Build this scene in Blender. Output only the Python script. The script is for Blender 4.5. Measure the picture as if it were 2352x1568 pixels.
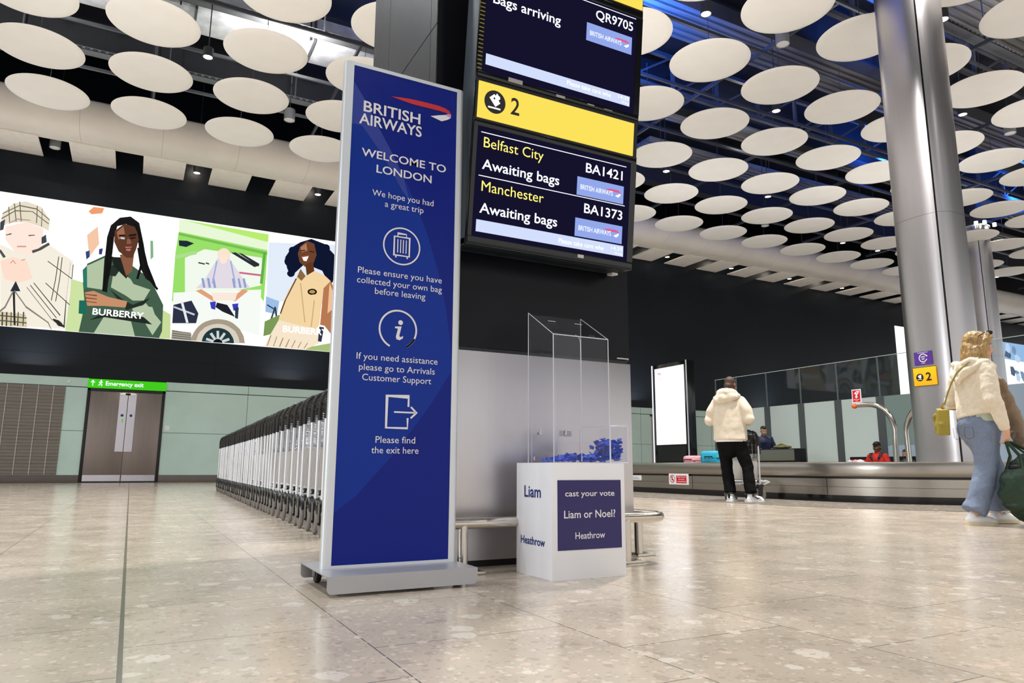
import bpy, bmesh, math, random
from mathutils import Vector, Matrix, Euler
random.seed(7)
for o in list(bpy.data.objects): bpy.data.objects.remove(o)
SC = bpy.context.scene
COL = SC.collection
pi = math.pi

# ------------------------------------------------------------ camera
CAMH = 0.45
PITCH, ROLL, YAW, FPX = 0.175028654, -0.004727480, 0.485452887, 1634.468
def cam_axes():
    cy, sy = math.cos(YAW), math.sin(YAW)
    fwd = Vector((sy*math.cos(PITCH), cy*math.cos(PITCH), math.sin(PITCH)))
    right = Vector((cy, -sy, 0)); down = fwd.cross(right)
    c, s = math.cos(ROLL), math.sin(ROLL)
    return c*right+s*down, -s*right+c*down, fwd
CR, CD, CF = cam_axes()
cd = bpy.data.cameras.new('camera'); cam = bpy.data.objects.new('camera', cd); COL.objects.link(cam)
cd.sensor_fit = 'HORIZONTAL'; cd.sensor_width = 36.0; cd.lens = FPX*36.0/2352
cd.clip_start = 0.05; cd.clip_end = 300
m = Matrix.Identity(4)
for i in range(3):
    m[i][0] = CR[i]; m[i][1] = -CD[i]; m[i][2] = -CF[i]
m.translation = (0, 0, CAMH)
cam.matrix_world = m
SC.camera = cam
def project(p):
    q = Vector(p)-Vector((0, 0, CAMH)); z = q.dot(CF)
    if z <= 0.01: return (-9999, -9999)
    return (1176+FPX*q.dot(CR)/z, 784+FPX*q.dot(CD)/z)

# ------------------------------------------------------------ exposure, world, lights
SC.view_settings.view_transform = 'Standard'; SC.view_settings.look = 'None'
SC.view_settings.exposure = 0.0
SC.cycles.transparent_max_bounces = 48
SC.view_settings.gamma = 1.0; SC.view_settings.use_curve_mapping = False
w = bpy.data.worlds.new('hall_ambience'); SC.world = w; w.use_nodes = True
nt = w.node_tree; nt.nodes.clear()
wo = nt.nodes.new('ShaderNodeOutputWorld'); bg = nt.nodes.new('ShaderNodeBackground')
bg.inputs['Color'].default_value = (1.0, 0.985, 0.97, 1); bg.inputs['Strength'].default_value = 1.0
nt.links.new(bg.outputs[0], wo.inputs[0])

def lamp(name, typ, loc, energy, color=(1, 1, 1), target=None, **kw):
    l = bpy.data.lights.new(name, typ); l.energy = energy; l.color = color
    for k, v in kw.items(): setattr(l, k, v)
    o = bpy.data.objects.new(name, l); COL.objects.link(o); o.location = loc
    d = (Vector(target)-Vector(loc)) if target is not None else Vector((0, 0, -1))
    o.rotation_euler = d.to_track_quat('-Z', 'Y').to_euler()
    return o
# the hall's downlight grid (every second bay of the ceiling), shining down between the discs
WARM = (1.0, 0.95, 0.89); NEUT = (0.97, 0.985, 1.0)
for i, gx in enumerate((-9.33, -5.32, -1.31, 2.70, 6.71, 10.72, 14.4, 22.75, 30.76)):
    for j, gy in enumerate((-5.9, -1.95, 1.98, 5.92, 9.87, 14.79)):
        e = 420
        if gx < 0 and gy > 1: e = 620
        if gx < 6 and gx > 0 and gy < 2.5: e = 130
        if gx > 6 and gy < 0: e = 330
        if gx == 6.71 and gy == 5.92: e = 3600
        if gx == 10.72 and gy == 5.92: e = 700
        if gx == 6.71 and gy == 1.98: e = 330
        if gy < 0: e = 160
        if gy < -3: e = 620
        lamp('hall_downlight', 'SPOT', (gx, gy, 8.62), e, WARM if gx > 4 else NEUT, spot_size=2.2, spot_blend=0.8, shadow_soft_size=0.22)
# unseen area lamps added to brighten the undersides of the discs
for i, (ux, uy, uz, ue) in enumerate(((-6, -3, 4.5, 620), (2.0, -4, 4.5, 620), (-7, 8, 4.5, 420), (-1.2, 12, 4.5, 330), (1.7, 3.6, 4.6, 260), (6.5, 1.0, 4.5, 520), (11, 1.5, 4.5, 520), (7.0, 9.5, 4.5, 420), (18.5, 5.5, 4.5, 560), (18.5, 12, 4.5, 480), (27, 8, 4.5, 560), (13.5, 15, 4.5, 420), (36, 12, 4.5, 560))):
    lamp('disc_fill_light', 'AREA', (ux, uy, uz), ue*.17, (1, .97, .94), (ux, uy, 12), shape='DISK', size=2.5)
for ux in (-9, -2.5, 4.0, 10.5, 17, 24, 31):
    lamp('strip_panel_fill_light', 'AREA', (ux, 21.3, 3.0), 48, (1, .97, .95), (ux, 21.2, 9.0), shape='DISK', size=1.2)  # unseen lamps added to lift the white strip panels
# unseen area lamp for the low light from the hall's left side
lamp('side_low_light', 'AREA', (-13, 3.2, 3.6), 480, (.93, .97, 1.0), (2, 3.0, .6), shape='RECTANGLE', size=3.0, size_y=1.6)
# blue floodlights up in the ceiling void, then white spots added to brighten the duct and void
for p, e in (((8.7, 11.2, 9.7), 2200), ((14.5, 9.0, 9.7), 500), ((7.5, 15.5, 9.7), 900), ((20.0, 13.2, 9.7), 800), ((27.0, 12.6, 9.7), 900), ((12.0, 16.3, 9.7), 350), ((6.9, 8.3, 9.7), 700)):
    lamp('blue_floodlight', 'SPOT', p, e, (0.02, 0.16, 1.0), (p[0]+0.6, p[1]+0.8, 12), spot_size=2.9, spot_blend=0.6, shadow_soft_size=0.12)
for p, e in (((2.4, 14.55, 9.45), 600), ((-3.0, 14.55, 9.45), 600), ((9.0, 6.5, 9.6), 220), ((17.0, 6.0, 9.6), 300), ((24, 8.0, 9.6), 300), ((15, 13.5, 9.6), 160)):
    lamp('void_fill_light', 'SPOT', p, e, (1, 0.96, 0.9), (p[0], p[1]+1.2, 12), spot_size=2.6, spot_blend=0.6, shadow_soft_size=0.1)

# ------------------------------------------------------------ helpers
ORG = {}
class MB:
    def __init__(s): s.v = []; s.f = []; s.mi = []
    def add(s, vs, fs, m=0):
        b = len(s.v); s.v += [tuple(v) for v in vs]
        for f in fs: s.f.append(tuple(b+i for i in f)); s.mi.append(m)
        return s
    def box(s, x0, x1, y0, y1, z0, z1, m=0, b=0.0):
        if b <= 0:
            vs = [(x, y, z) for z in (z0, z1) for y in (y0, y1) for x in (x0, x1)]
            return s.add(vs, [(0, 2, 3, 1), (4, 5, 7, 6), (0, 1, 5, 4), (2, 6, 7, 3), (0, 4, 6, 2), (1, 3, 7, 5)], m)
        bm = bmesh.new(); bmesh.ops.create_cube(bm, size=1)
        for v in bm.verts: v.co = Vector(((x0+x1)/2+v.co.x*(x1-x0), (y0+y1)/2+v.co.y*(y1-y0), (z0+z1)/2+v.co.z*(z1-z0)))
        bmesh.ops.bevel(bm, geom=bm.edges[:], offset=b, segments=2, profile=0.6, affect='EDGES')
        return s.bm(bm, m)
    def bm(s, bm, m=0, M=None):
        bm.verts.ensure_lookup_table(); bm.verts.index_update()
        vs = [(M @ v.co if M else v.co) for v in bm.verts]
        s.add(vs, [[v.index for v in f.verts] for f in bm.faces], m); bm.free(); return s
    def tube(s, pts, r, n=10, m=0, caps=True, closed=False, asp=1.0, up=None):
        P = [Vector(p) for p in pts]; N = len(P); R = r if isinstance(r, (list, tuple)) else [r]*N
        T = []
        for i in range(N):
            a = P[(i-1) % N] if (i > 0 or closed) else P[0]; b = P[(i+1) % N] if (i < N-1 or closed) else P[-1]
            T.append((b-a).normalized())
        u = Vector(up) if up else (Vector((0, 0, 1)) if abs(T[0].z) < .9 else Vector((1, 0, 0)))
        u = (u-T[0]*u.dot(T[0])).normalized(); vs = []
        for i in range(N):
            u = (u-T[i]*u.dot(T[i])).normalized(); w = T[i].cross(u)
            for k in range(n):
                a = 2*pi*k/n; vs.append(P[i]+R[i]*(math.cos(a)*u+math.sin(a)*asp*w))
        fs = []
        for i in range(N if closed else N-1):
            j = (i+1) % N
            for k in range(n): fs.append((i*n+k, i*n+(k+1) % n, j*n+(k+1) % n, j*n+k))
        if caps and not closed: fs += [tuple(reversed(range(n))), tuple((N-1)*n+k for k in range(n))]
        return s.add(vs, fs, m)
    def cyl(s, p0, p1, r0, r1=None, n=20, m=0): return s.tube([p0, p1], [r0, r0 if r1 is None else r1], n, m)
    def lathe(s, prof, c=(0, 0, 0), n=32, m=0, ax='z'):
        vs = []; L = len(prof)
        for r, z in prof:
            for k in range(n):
                a = 2*pi*k/n; q = (r*math.cos(a), r*math.sin(a), z)
                if ax == 'x': q = (q[2], q[0], q[1])
                if ax == 'y': q = (q[1], q[2], q[0])
                vs.append((c[0]+q[0], c[1]+q[1], c[2]+q[2]))
        fs = []
        for i in range(L-1):
            for k in range(n): fs.append((i*n+k, i*n+(k+1) % n, (i+1)*n+(k+1) % n, (i+1)*n+k))
        fs += [tuple(reversed(range(n))), tuple((L-1)*n+k for k in range(n))]
        return s.add(vs, fs, m)
    def prism(s, poly, o, U, V, d, m=0):
        o, U, V = Vector(o), Vector(U), Vector(V); Nn = U.cross(V).normalized(); n = len(poly)
        vs = [o+U*a+V*b for a, b in poly]+[o+U*a+V*b+Nn*d for a, b in poly]
        fs = [tuple(reversed(range(n))), tuple(range(n, 2*n))]+[(i, (i+1) % n, n+(i+1) % n, n+i) for i in range(n)]
        return s.add(vs, fs, m)
    def ell(s, c, r, rot=(0, 0, 0), m=0, seg=16):
        bm = bmesh.new(); bmesh.ops.create_uvsphere(bm, u_segments=seg, v_segments=seg//2+2, radius=1)
        M = Matrix.Translation(c) @ Euler(rot).to_matrix().to_4x4() @ Matrix.Diagonal((*r, 1))
        return s.bm(bm, m, M)
    def limb(s, pts, rad, n=14, m=0, asp=1.0, up=None):
        s.tube(pts, rad, n, m, True, False, asp, up)
        for p, r in zip(pts, rad): s.ell(p, (r*min(1, asp), r*min(1, asp), r*min(1, asp)), m=m, seg=12)
        return s
def finish(me, angle=38):
    bm = bmesh.new(); bm.from_mesh(me); bmesh.ops.recalc_face_normals(bm, faces=bm.faces[:]); bm.to_mesh(me); bm.free()
    for p in me.polygons: p.use_smooth = True
    me.set_sharp_from_angle(angle=math.radians(angle))
def mesh_obj(name, mb, mats, parent=None, org=None, angle=38):
    o0 = Vector(org) if org is not None else (ORG.get(parent.name, Vector()) if parent else Vector())
    me = bpy.data.meshes.new(name)
    me.from_pydata([tuple(Vector(v)-o0) for v in mb.v], [], mb.f)
    for mt in (mats if isinstance(mats, (list, tuple)) else [mats]): me.materials.append(mt)
    me.polygons.foreach_set('material_index', mb.mi)
    me.update(); finish(me, angle)
    o = bpy.data.objects.new(name, me); COL.objects.link(o)
    if parent: o.parent = parent; ORG[o.name] = o0
    else: o.location = o0; ORG[o.name] = o0
    return o
def tag(o, label=None, cat=None, group=None, kind=None):
    if label: o['label'] = label
    if cat: o['category'] = cat
    if group: o['group'] = group
    if kind: o['kind'] = kind
    return o
def thing(name, label, cat, loc=(0, 0, 0), rotz=0, group=None, local=False):
    o = bpy.data.objects.new(name, None); COL.objects.link(o); o.empty_display_size = 0.1
    o.location = loc; o.rotation_euler = (0, 0, rotz); tag(o, label, cat, group)
    ORG[o.name] = Vector() if local else Vector(loc); return o
def part(name, mb, mats, parent, angle=38, label=None):
    o = mesh_obj(name, mb, mats, parent, angle=angle)
    if label: o['label'] = label
    return o
def struct(name, mb, mats, org=(0, 0, 0)): return tag(mesh_obj(name, mb, mats, None, org), kind='structure')
def dup(root, loc=None, rotz=None, label=None, group=None):
    r = root.copy(); COL.objects.link(r)
    if loc is not None: r.location = loc
    if rotz is not None: r.rotation_euler = (0, 0, rotz)
    if label: r['label'] = label
    if group: r['group'] = group
    for ch in list(root.children):
        c = ch.copy(); COL.objects.link(c); c.parent = r
        for g in list(ch.children):
            d = g.copy(); COL.objects.link(d); d.parent = c
    return r
ORD = ['first','second','third','fourth','fifth','sixth','seventh','eighth','ninth','tenth','eleventh','twelfth','thirteenth','fourteenth','fifteenth','sixteenth','seventeenth','eighteenth','nineteenth']
def ordinal(i):
    if i <= 19: return ORD[i-1]
    t = {2: 'twent', 3: 'thirt', 4: 'fort', 5: 'fift'}[i//10]
    return t+'ieth' if i % 10 == 0 else t+'y-'+ORD[i % 10-1]

# ------------------------------------------------------------ materials
def srgb(c):
    if isinstance(c, str): c = [int(c[i:i+2], 16)/255 for i in (0, 2, 4)]
    return tuple((x/12.92 if x <= .04045 else ((x+.055)/1.055)**2.4) for x in c)
def newmat(name):
    mt = bpy.data.materials.new(name); mt.use_nodes = True; t = mt.node_tree; t.nodes.clear()
    out = t.nodes.new('ShaderNodeOutputMaterial'); return mt, t, out
def N(t, typ, **kw):
    n = t.nodes.new(typ)
    for k, v in kw.items(): setattr(n, k, v)
    return n
def mat(name, col, rough=.5, metal=0.0, var=.05, scale=6.0, spec=.5, bump=0.0, stretch=(1, 1, 1), coat=0.0, rvar=.05, aniso=0.0, sheen=0.0):
    mt, t, out = newmat(name); b = N(t, 'ShaderNodeBsdfPrincipled'); t.links.new(b.outputs[0], out.inputs[0])
    c = srgb(col); tc = N(t, 'ShaderNodeTexCoord'); mp = N(t, 'ShaderNodeMapping'); mp.inputs['Scale'].default_value = stretch
    nz = N(t, 'ShaderNodeTexNoise'); nz.inputs['Scale'].default_value = scale; nz.inputs['Detail'].default_value = 3
    t.links.new(tc.outputs['Object'], mp.inputs[0]); t.links.new(mp.outputs[0], nz.inputs['Vector'])
    r = N(t, 'ShaderNodeValToRGB'); e = r.color_ramp.elements
    e[0].position = .3; e[1].position = .7
    e[0].color = (*[max(0, x*(1-var)) for x in c], 1); e[1].color = (*[min(1, x*(1+var)) for x in c], 1)
    t.links.new(nz.outputs['Fac'], r.inputs[0]); t.links.new(r.outputs[0], b.inputs['Base Color'])
    mr = N(t, 'ShaderNodeMapRange'); mr.inputs[3].default_value = max(.02, rough-rvar); mr.inputs[4].default_value = min(1, rough+rvar)
    t.links.new(nz.outputs['Fac'], mr.inputs[0]); t.links.new(mr.outputs[0], b.inputs['Roughness'])
    b.inputs['Metallic'].default_value = metal; b.inputs['Specular IOR Level'].default_value = spec
    b.inputs['Coat Weight'].default_value = coat; b.inputs['Anisotropic'].default_value = aniso
    if sheen: b.inputs['Sheen Weight'].default_value = sheen
    if bump:
        bp = N(t, 'ShaderNodeBump'); bp.inputs['Strength'].default_value = bump; bp.inputs['Distance'].default_value = .01
        t.links.new(nz.outputs['Fac'], bp.inputs['Height']); t.links.new(bp.outputs[0], b.inputs['Normal'])
    return mt
def emit(name, col, s=1.0):
    mt, t, out = newmat(name); e = N(t, 'ShaderNodeEmission'); e.inputs[0].default_value = (*srgb(col), 1); e.inputs[1].default_value = s
    t.links.new(e.outputs[0], out.inputs[0]); return mt
def clear(name, tint=(.95, .95, .96), base=.03, graze=.5, power=4.0):
    mt, t, out = newmat(name); tr = N(t, 'ShaderNodeBsdfTransparent'); tr.inputs[0].default_value = (*tint, 1)
    g = N(t, 'ShaderNodeBsdfGlossy'); g.inputs['Roughness'].default_value = .03
    lw = N(t, 'ShaderNodeLayerWeight'); lw.inputs[0].default_value = .5
    f = mth(t, 'ADD', mth(t, 'MULTIPLY', mth(t, 'POWER', lw.outputs['Facing'], power), graze), base)
    mx = N(t, 'ShaderNodeMixShader'); t.links.new(f, mx.inputs[0])
    t.links.new(tr.outputs[0], mx.inputs[1]); t.links.new(g.outputs[0], mx.inputs[2]); t.links.new(mx.outputs[0], out.inputs[0]); return mt
def mth(t, op, a, b=None, c=None):
    n = N(t, 'ShaderNodeMath', operation=op)
    for i, x in enumerate((a, b, c)):
        if x is None: continue
        if isinstance(x, (int, float)): n.inputs[i].default_value = x
        else: t.links.new(x, n.inputs[i])
    return n.outputs[0]
def floor_mat(name, base, chips, rl=.13, rh=.25, sp_=.55):
    mt, t, out = newmat(name); b = N(t, 'ShaderNodeBsdfPrincipled'); t.links.new(b.outputs[0], out.inputs[0])
    tc = N(t, 'ShaderNodeTexCoord'); sp = N(t, 'ShaderNodeSeparateXYZ'); t.links.new(tc.outputs['Object'], sp.inputs[0])
    cb = N(t, 'ShaderNodeCombineXYZ')
    t.links.new(mth(t, 'ADD', sp.outputs['Y'], -1.845+.5655*40), cb.inputs[0]); t.links.new(mth(t, 'ADD', sp.outputs['X'], -.018+.5655*80), cb.inputs[1])
    br = N(t, 'ShaderNodeTexBrick'); br.offset = .5; br.offset_frequency = 2; br.squash = 1
    for k, v in (('Scale', 1), ('Mortar Size', .0021), ('Mortar Smooth', .25), ('Bias', 0), ('Brick Width', .5655), ('Row Height', .5655)): br.inputs[k].default_value = v
    br.inputs['Color1'].default_value = (*[x*.955 for x in base], 1); br.inputs['Color2'].default_value = (*[x*1.045 for x in base], 1); br.inputs['Mortar'].default_value = (.13, .115, .095, 1)
    t.links.new(cb.outputs[0], br.inputs['Vector'])
    # chips: two voronoi layers warped by noise
    nz = N(t, 'ShaderNodeTexNoise'); nz.inputs['Scale'].default_value = 26; nz.inputs['Detail'].default_value = 4; t.links.new(tc.outputs['Object'], nz.inputs['Vector'])
    big = N(t, 'ShaderNodeTexNoise'); big.inputs['Scale'].default_value = 3.2; big.inputs['Detail'].default_value = 5; t.links.new(tc.outputs['Object'], big.inputs['Vector'])
    ad = N(t, 'ShaderNodeMixRGB', blend_type='ADD'); ad.inputs[0].default_value = .03; t.links.new(tc.outputs['Object'], ad.inputs[1]); t.links.new(nz.outputs['Color'], ad.inputs[2])
    col = br.outputs['Color']
    for sc, thr, cc, mixf in ((9, .19, chips[0], .75), (24, .21, chips[1], .55), (16, .17, chips[2], .65), (40, .24, chips[0], .5), (70, .26, chips[1], .5)):
        vo = N(t, 'ShaderNodeTexVoronoi'); vo.inputs['Scale'].default_value = sc; t.links.new(ad.outputs[0], vo.inputs['Vector'])
        sc2 = N(t, 'ShaderNodeSeparateColor'); t.links.new(vo.outputs['Color'], sc2.inputs[0])
        lim = mth(t, 'MULTIPLY', sc2.outputs[0], thr*2.3)
        ms = mth(t, 'LESS_THAN', vo.outputs['Distance'], mth(t, 'MULTIPLY', lim, mth(t, 'ADD', mth(t, 'MULTIPLY', sc2.outputs[1], .6), .4)))
        mx = N(t, 'ShaderNodeMixRGB'); t.links.new(mth(t, 'MULTIPLY', ms, mixf), mx.inputs[0]); t.links.new(col, mx.inputs[1]); mx.inputs[2].default_value = (*cc, 1); col = mx.outputs[0]
    mr = N(t, 'ShaderNodeMapRange'); mr.inputs[1].default_value = .3; mr.inputs[2].default_value = .7; mr.inputs[3].default_value = .88; mr.inputs[4].default_value = 1.1; t.links.new(big.outputs['Fac'], mr.inputs[0])
    mv = N(t, 'ShaderNodeMixRGB', blend_type='MULTIPLY'); mv.inputs[0].default_value = 1; t.links.new(col, mv.inputs[1]); t.links.new(mr.outputs[0], mv.inputs[2])
    # movement joint with dark sealant
    jm = mth(t, 'LESS_THAN', mth(t, 'ABSOLUTE', mth(t, 'ADD', sp.outputs['X'], -.018)), .0058)
    mj = N(t, 'ShaderNodeMixRGB'); t.links.new(jm, mj.inputs[0]); t.links.new(mv.outputs[0], mj.inputs[1]); mj.inputs[2].default_value = (.15, .13, .105, 1)
    t.links.new(mj.outputs[0], b.inputs['Base Color'])
    rr = N(t, 'ShaderNodeMapRange'); rr.inputs[3].default_value = rl; rr.inputs[4].default_value = rh; t.links.new(big.outputs['Fac'], rr.inputs[0]); t.links.new(rr.outputs[0], b.inputs['Roughness'])
    b.inputs['Specular IOR Level'].default_value = sp_
    return mt
def panel_mat(name, col, px, ox, zs, jw, jcol, rough=.3, spec=.5, axis='X', var=.05, scale=1.2, stretch=(1, 1, 1)):
    mt = mat(name, col, rough, var=var, spec=spec, scale=scale, stretch=stretch); t = mt.node_tree
    b = [n for n in t.nodes if n.type == 'BSDF_PRINCIPLED'][0]; src = b.inputs['Base Color'].links[0].from_socket
    tc = N(t, 'ShaderNodeTexCoord'); sp = N(t, 'ShaderNodeSeparateXYZ'); t.links.new(tc.outputs['Object'], sp.inputs[0])
    mask = mth(t, 'LESS_THAN', mth(t, 'ABSOLUTE', mth(t, 'SUBTRACT', mth(t, 'FLOORED_MODULO', mth(t, 'ADD', sp.outputs[axis], -ox+px/2), px), px/2)), jw/2)
    for z in zs: mask = mth(t, 'MAXIMUM', mask, mth(t, 'LESS_THAN', mth(t, 'ABSOLUTE', mth(t, 'ADD', sp.outputs['Z'], -z)), jw/2))
    mx = N(t, 'ShaderNodeMixRGB'); t.links.new(mask, mx.inputs[0]); t.links.new(src, mx.inputs[1]); mx.inputs[2].default_value = (*srgb(jcol), 1); t.links.new(mx.outputs[0], b.inputs['Base Color'])
    return mt

M = {}
M['floor'] = floor_mat('floor_terrazzo', (.475, .405, .322), ((.66, .60, .52), (.33, .27, .21), (.64, .49, .41)))
M['floor_dark'] = floor_mat('floor_terrazzo_grey', (.15, .135, .115), ((.36, .33, .28), (.12, .105, .09), (.42, .38, .33)), .5, .65, .06)
M['black_wall'] = panel_mat('wall_black_panel', '10161d', 3.141, -1.2, (7.92, 3.36, 5.2), .014, '07080a', .35, .2)
M['green_wall'] = panel_mat('wall_green_glass', 'c3ddd3', 3.6, 2.89, (1.35,), .014, '5c6e68', .12, .5)
M['green_band'] = panel_mat('wall_green_glass_band', 'c3ddd3', 3.6, 2.89, (), .014, '5c6e68', .12, .5)
M['skirt'] = mat('skirting_steel', '6f6660', .4, .6)
M['white_panel'] = mat('ceiling_white_panel', 'ddd6cc', .6)
M['bulkhead'] = panel_mat('bulkhead_plaster', 'd9d2c8', 1.88, -1.85, (), .008, '9c968e', .55, .4)
M['disc'] = mat('acoustic_disc_white', 'f6f3ee', .55, var=.02, scale=2)
M['deck'] = mat('deck_dark_metal', '3a3c40', .5, .3, scale=1.5, stretch=(1, .1, 1), var=.25)
M['raft'] = mat('deck_grey_profile', '8a8884', .45, .5, scale=2.0, stretch=(.3, 8, 1), var=.3)
M['beam'] = mat('steel_beam_dark', '2b2d33', .45, .4)
M['strut'] = mat('galvanised_strut', '6d7076', .4, .7)
M['tray'] = mat('cable_tray_zinc', '878a90', .4, .6)
M['duct'] = mat('duct_foil', 'dfe2ea', .3, .35, scale=4, var=.16, bump=.6)
M['redpipe'] = mat('pipe_red_oxide', '4a1510', .5)
M['steel'] = mat('brushed_steel', 'c6c3c6', .34, 1.0, var=.015, scale=6, stretch=(14, 14, .25), rvar=.03)
M['steel_h'] = mat('brushed_steel_horizontal', 'aaa49c', .28, 1.0, var=.006, scale=2, rvar=.006)
M['steel_pipe'] = mat('polished_steel_pipe', 'c9c3ba', .2, 1.0, var=.01, rvar=.015)
M['alu'] = mat('anodised_aluminium', 'd6dade', .36, .6, var=.01, rvar=.01)
M['alu_flat'] = mat('satin_aluminium_plate', 'b0b0b4', .4, .5, var=.03, scale=12, rvar=.02)
M['black'] = mat('black_satin', '0c0d0f', .35)
M['black_gloss'] = mat('black_gloss', '08090b', .12)
M['kiosk_grey'] = mat('kiosk_charcoal_metal', '2c2e32', .42, .15, scale=4, spec=.3)
M['kiosk_black'] = mat('kiosk_black_laminate', '0d0e15', .3, spec=.2)
M['casing_side'] = mat('casing_slate_metal', '3a444c', .4, .4)
M['blue'] = mat('banner_blue_print', '001a80', .3, var=.02, spec=.22)
M['blue_mid'] = mat('banner_blue_tint', '022e94', .3, var=.02, spec=.22)
M['blue_pale'] = mat('banner_blue_pale', '33439a', .3, var=.02, spec=.22)
M['white_print'] = mat('white_print', 'e6e4ea', .4, var=.02)
M['red_print'] = mat('red_print', 'c61f2b', .35, var=.03)
M['lilac_print'] = mat('lilac_print', 'a9a6d2', .35, var=.03)
M['navy'] = mat('navy_print', '241a5e', .4, var=.03)
M['blue_text'] = mat('blue_vinyl_text', '162c78', .4)
M['white_board'] = mat('white_painted_board', 'ebebef', .3, var=.015, scale=3)
M['clear'] = clear('clear_acrylic', (.975, .975, .985), .018, .35)
M['edge'] = mat('acrylic_edge', 'd5d6e2', .3)  # pale base colour stands in for light caught at acrylic edges
M['token'] = mat('blue_token_plastic', '0a3cc0', .35, var=.12, scale=20)
M['token2'] = mat('mid_blue_token_plastic', '1551c8', .35, var=.12, scale=20)
M['screen'] = emit('screen_dark_navy', '15122c', 1.0)
M['s_white'] = emit('screen_white_text', 'f4f7ff', 1.15)
M['s_yellow'] = emit('screen_yellow_text', 'fff27a', 1.1)
M['s_bar'] = emit('screen_pale_bar', 'd3dffc', 1.0)
M['s_logo'] = emit('screen_logo_tile', '93a9ec', 1.0)
M['s_pink'] = emit('screen_pink_ribbon', 'e0608c', 1.0)
M['yellow'] = emit('lit_yellow_sign', 'fde25c', 1.0)
M['yellow_rim'] = emit('lit_yellow_sign_rim', 'fbd21c', 1.0)
M['sign_ink'] = mat('sign_black_ink', '17120a', .4)
M['bb_white'] = emit('billboard_white', 'ffffff', 1.35)
M['bb_pale'] = emit('billboard_pale_blue', 'd7e6fb', 1.1)
M['totem'] = emit('totem_screen_white', 'fbfbff', 1.5)
M['totem_edge'] = emit('totem_light_edge', 'f4f6ff', 1.1)
M['green_lit'] = emit('exit_sign_green', '3fbf1d', 1.15)
M['lamp_lit'] = emit('downlight_lit', 'fff6e4', 9.0)
M['lamp_off'] = mat('downlight_off_lens', 'd8d8d8', .4)
M['lamp_body'] = mat('downlight_grey_body', '9a9c9f', .45, .2)
M['lamp_dark'] = mat('downlight_dark_body', '3e4043', .45, .2)
M['door'] = mat('door_brown_steel', '8a7f7a', .32, .8, scale=5, stretch=(8, 8, .4))
M['door_plate'] = mat('door_push_plate', 'c9c5cc', .25, .95)
M['louvre'] = mat('louvre_brown_grey', '827b72', .5, .2, scale=5, stretch=(.3, 1, 6), var=.12)
M['rubber'] = mat('black_rubber', '141516', .5)
M['rubber_gloss'] = mat('black_moulded_plastic', '101113', .25)
M['tyre'] = mat('grey_tyre', '77726e', .6)
M['trolley'] = mat('trolley_silver', 'dfe1e5', .34, .55, var=.01, rvar=.02)
M['wire'] = mat('chrome_wire', 'b9bbc0', .2, 1.0)
M['plate_white'] = mat('advert_plate_pale', 'c9c6c3', .45)
M['frost'] = mat('frosted_glass_pale', 'e2f3f0', .16, var=.03, scale=.6)
M['frost_dark'] = mat('frosted_glass_teal', '90a6a3', .16, var=.03, scale=.6)
M['frost_blue'] = mat('frosted_glass_blue', 'b5cbe0', .2, var=.03, scale=.6)
M['glass'] = clear('partition_glass', (.9, .94, .95), .02, .3)
M['post'] = mat('partition_post_grey', '70767a', .35, .6)
M['yellow_sign'] = mat('yellow_sign_vinyl', 'f7b60a', .4)
M['purple'] = mat('purple_sign_vinyl', '4d2c86', .4)
M['red_sign'] = mat('red_sign_vinyl', 'cf1126', .35)
M['orange'] = mat('orange_button', 'e8682a', .4)
M['skin_b'] = mat('skin_brown', '6d4634', .5, var=.08, scale=30)
M['skin_p'] = mat('skin_pale', 'd9a68c', .5, var=.06, scale=30)
M['skin_m'] = mat('skin_tan', 'b98468', .5, var=.06, scale=30)
M['lips'] = mat('lips', 'a5574e', .45)
M['eye'] = mat('eye_white', 'e9e6e2', .2)
M['iris'] = mat('iris_dark', '20160f', .2)
M['cream'] = mat('cream_fleece', 'd8ccb8', .85, var=.05, scale=14, bump=.25, sheen=.3)
M['knit'] = mat('cream_knit', 'e6d9c3', .85, var=.06, scale=40, bump=.35, sheen=.3)
M['blackcloth'] = mat('black_trouser_cloth', '060607', .8, var=.2, spec=.15)
M['denim'] = mat('grey_blue_linen', '76839b', .8, var=.08, scale=60, bump=.2)
M['mint'] = mat('pale_green_shirt', 'bcc6b4', .8)
M['shoe'] = mat('white_shoe_leather', 'eeeef0', .4)
M['sole'] = mat('cream_sole', 'dccfb2', .6)
M['hair_blond'] = mat('blond_hair', 'a98a58', .45, var=.4, scale=16, stretch=(5, 5, .7), bump=.6)
M['hair_dark'] = mat('dark_hair', '17120f', .5, var=.3, scale=20)
M['stubble'] = mat('shaved_hair', '3b2a21', .6, var=.15, scale=60)
M['mustard'] = mat('mustard_leather', '9c8a2e', .35, var=.1)
M['tan_leather'] = mat('tan_strap', '8f8340', .4)
M['gold'] = mat('gold_clasp', 'c9a53c', .25, 1.0)
M['bottle'] = mat('dark_green_canvas', '16331f', .55, var=.25, scale=8, bump=.5)
M['camel'] = mat('camel_wool', '8d7b68', .85, bump=.2)
M['navy_quilt'] = mat('navy_quilted_nylon', '2a3358', .4, var=.15, scale=10)
M['red_cloth'] = mat('red_uniform', 'd02a1e', .7)
M['pink'] = mat('pink_shell_case', 'e7a2ac', .4)
M['cyan'] = mat('cyan_shell_case', '2fa9c9', .35)
M['khaki'] = mat('khaki_canvas', '76764a', .7)

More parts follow.
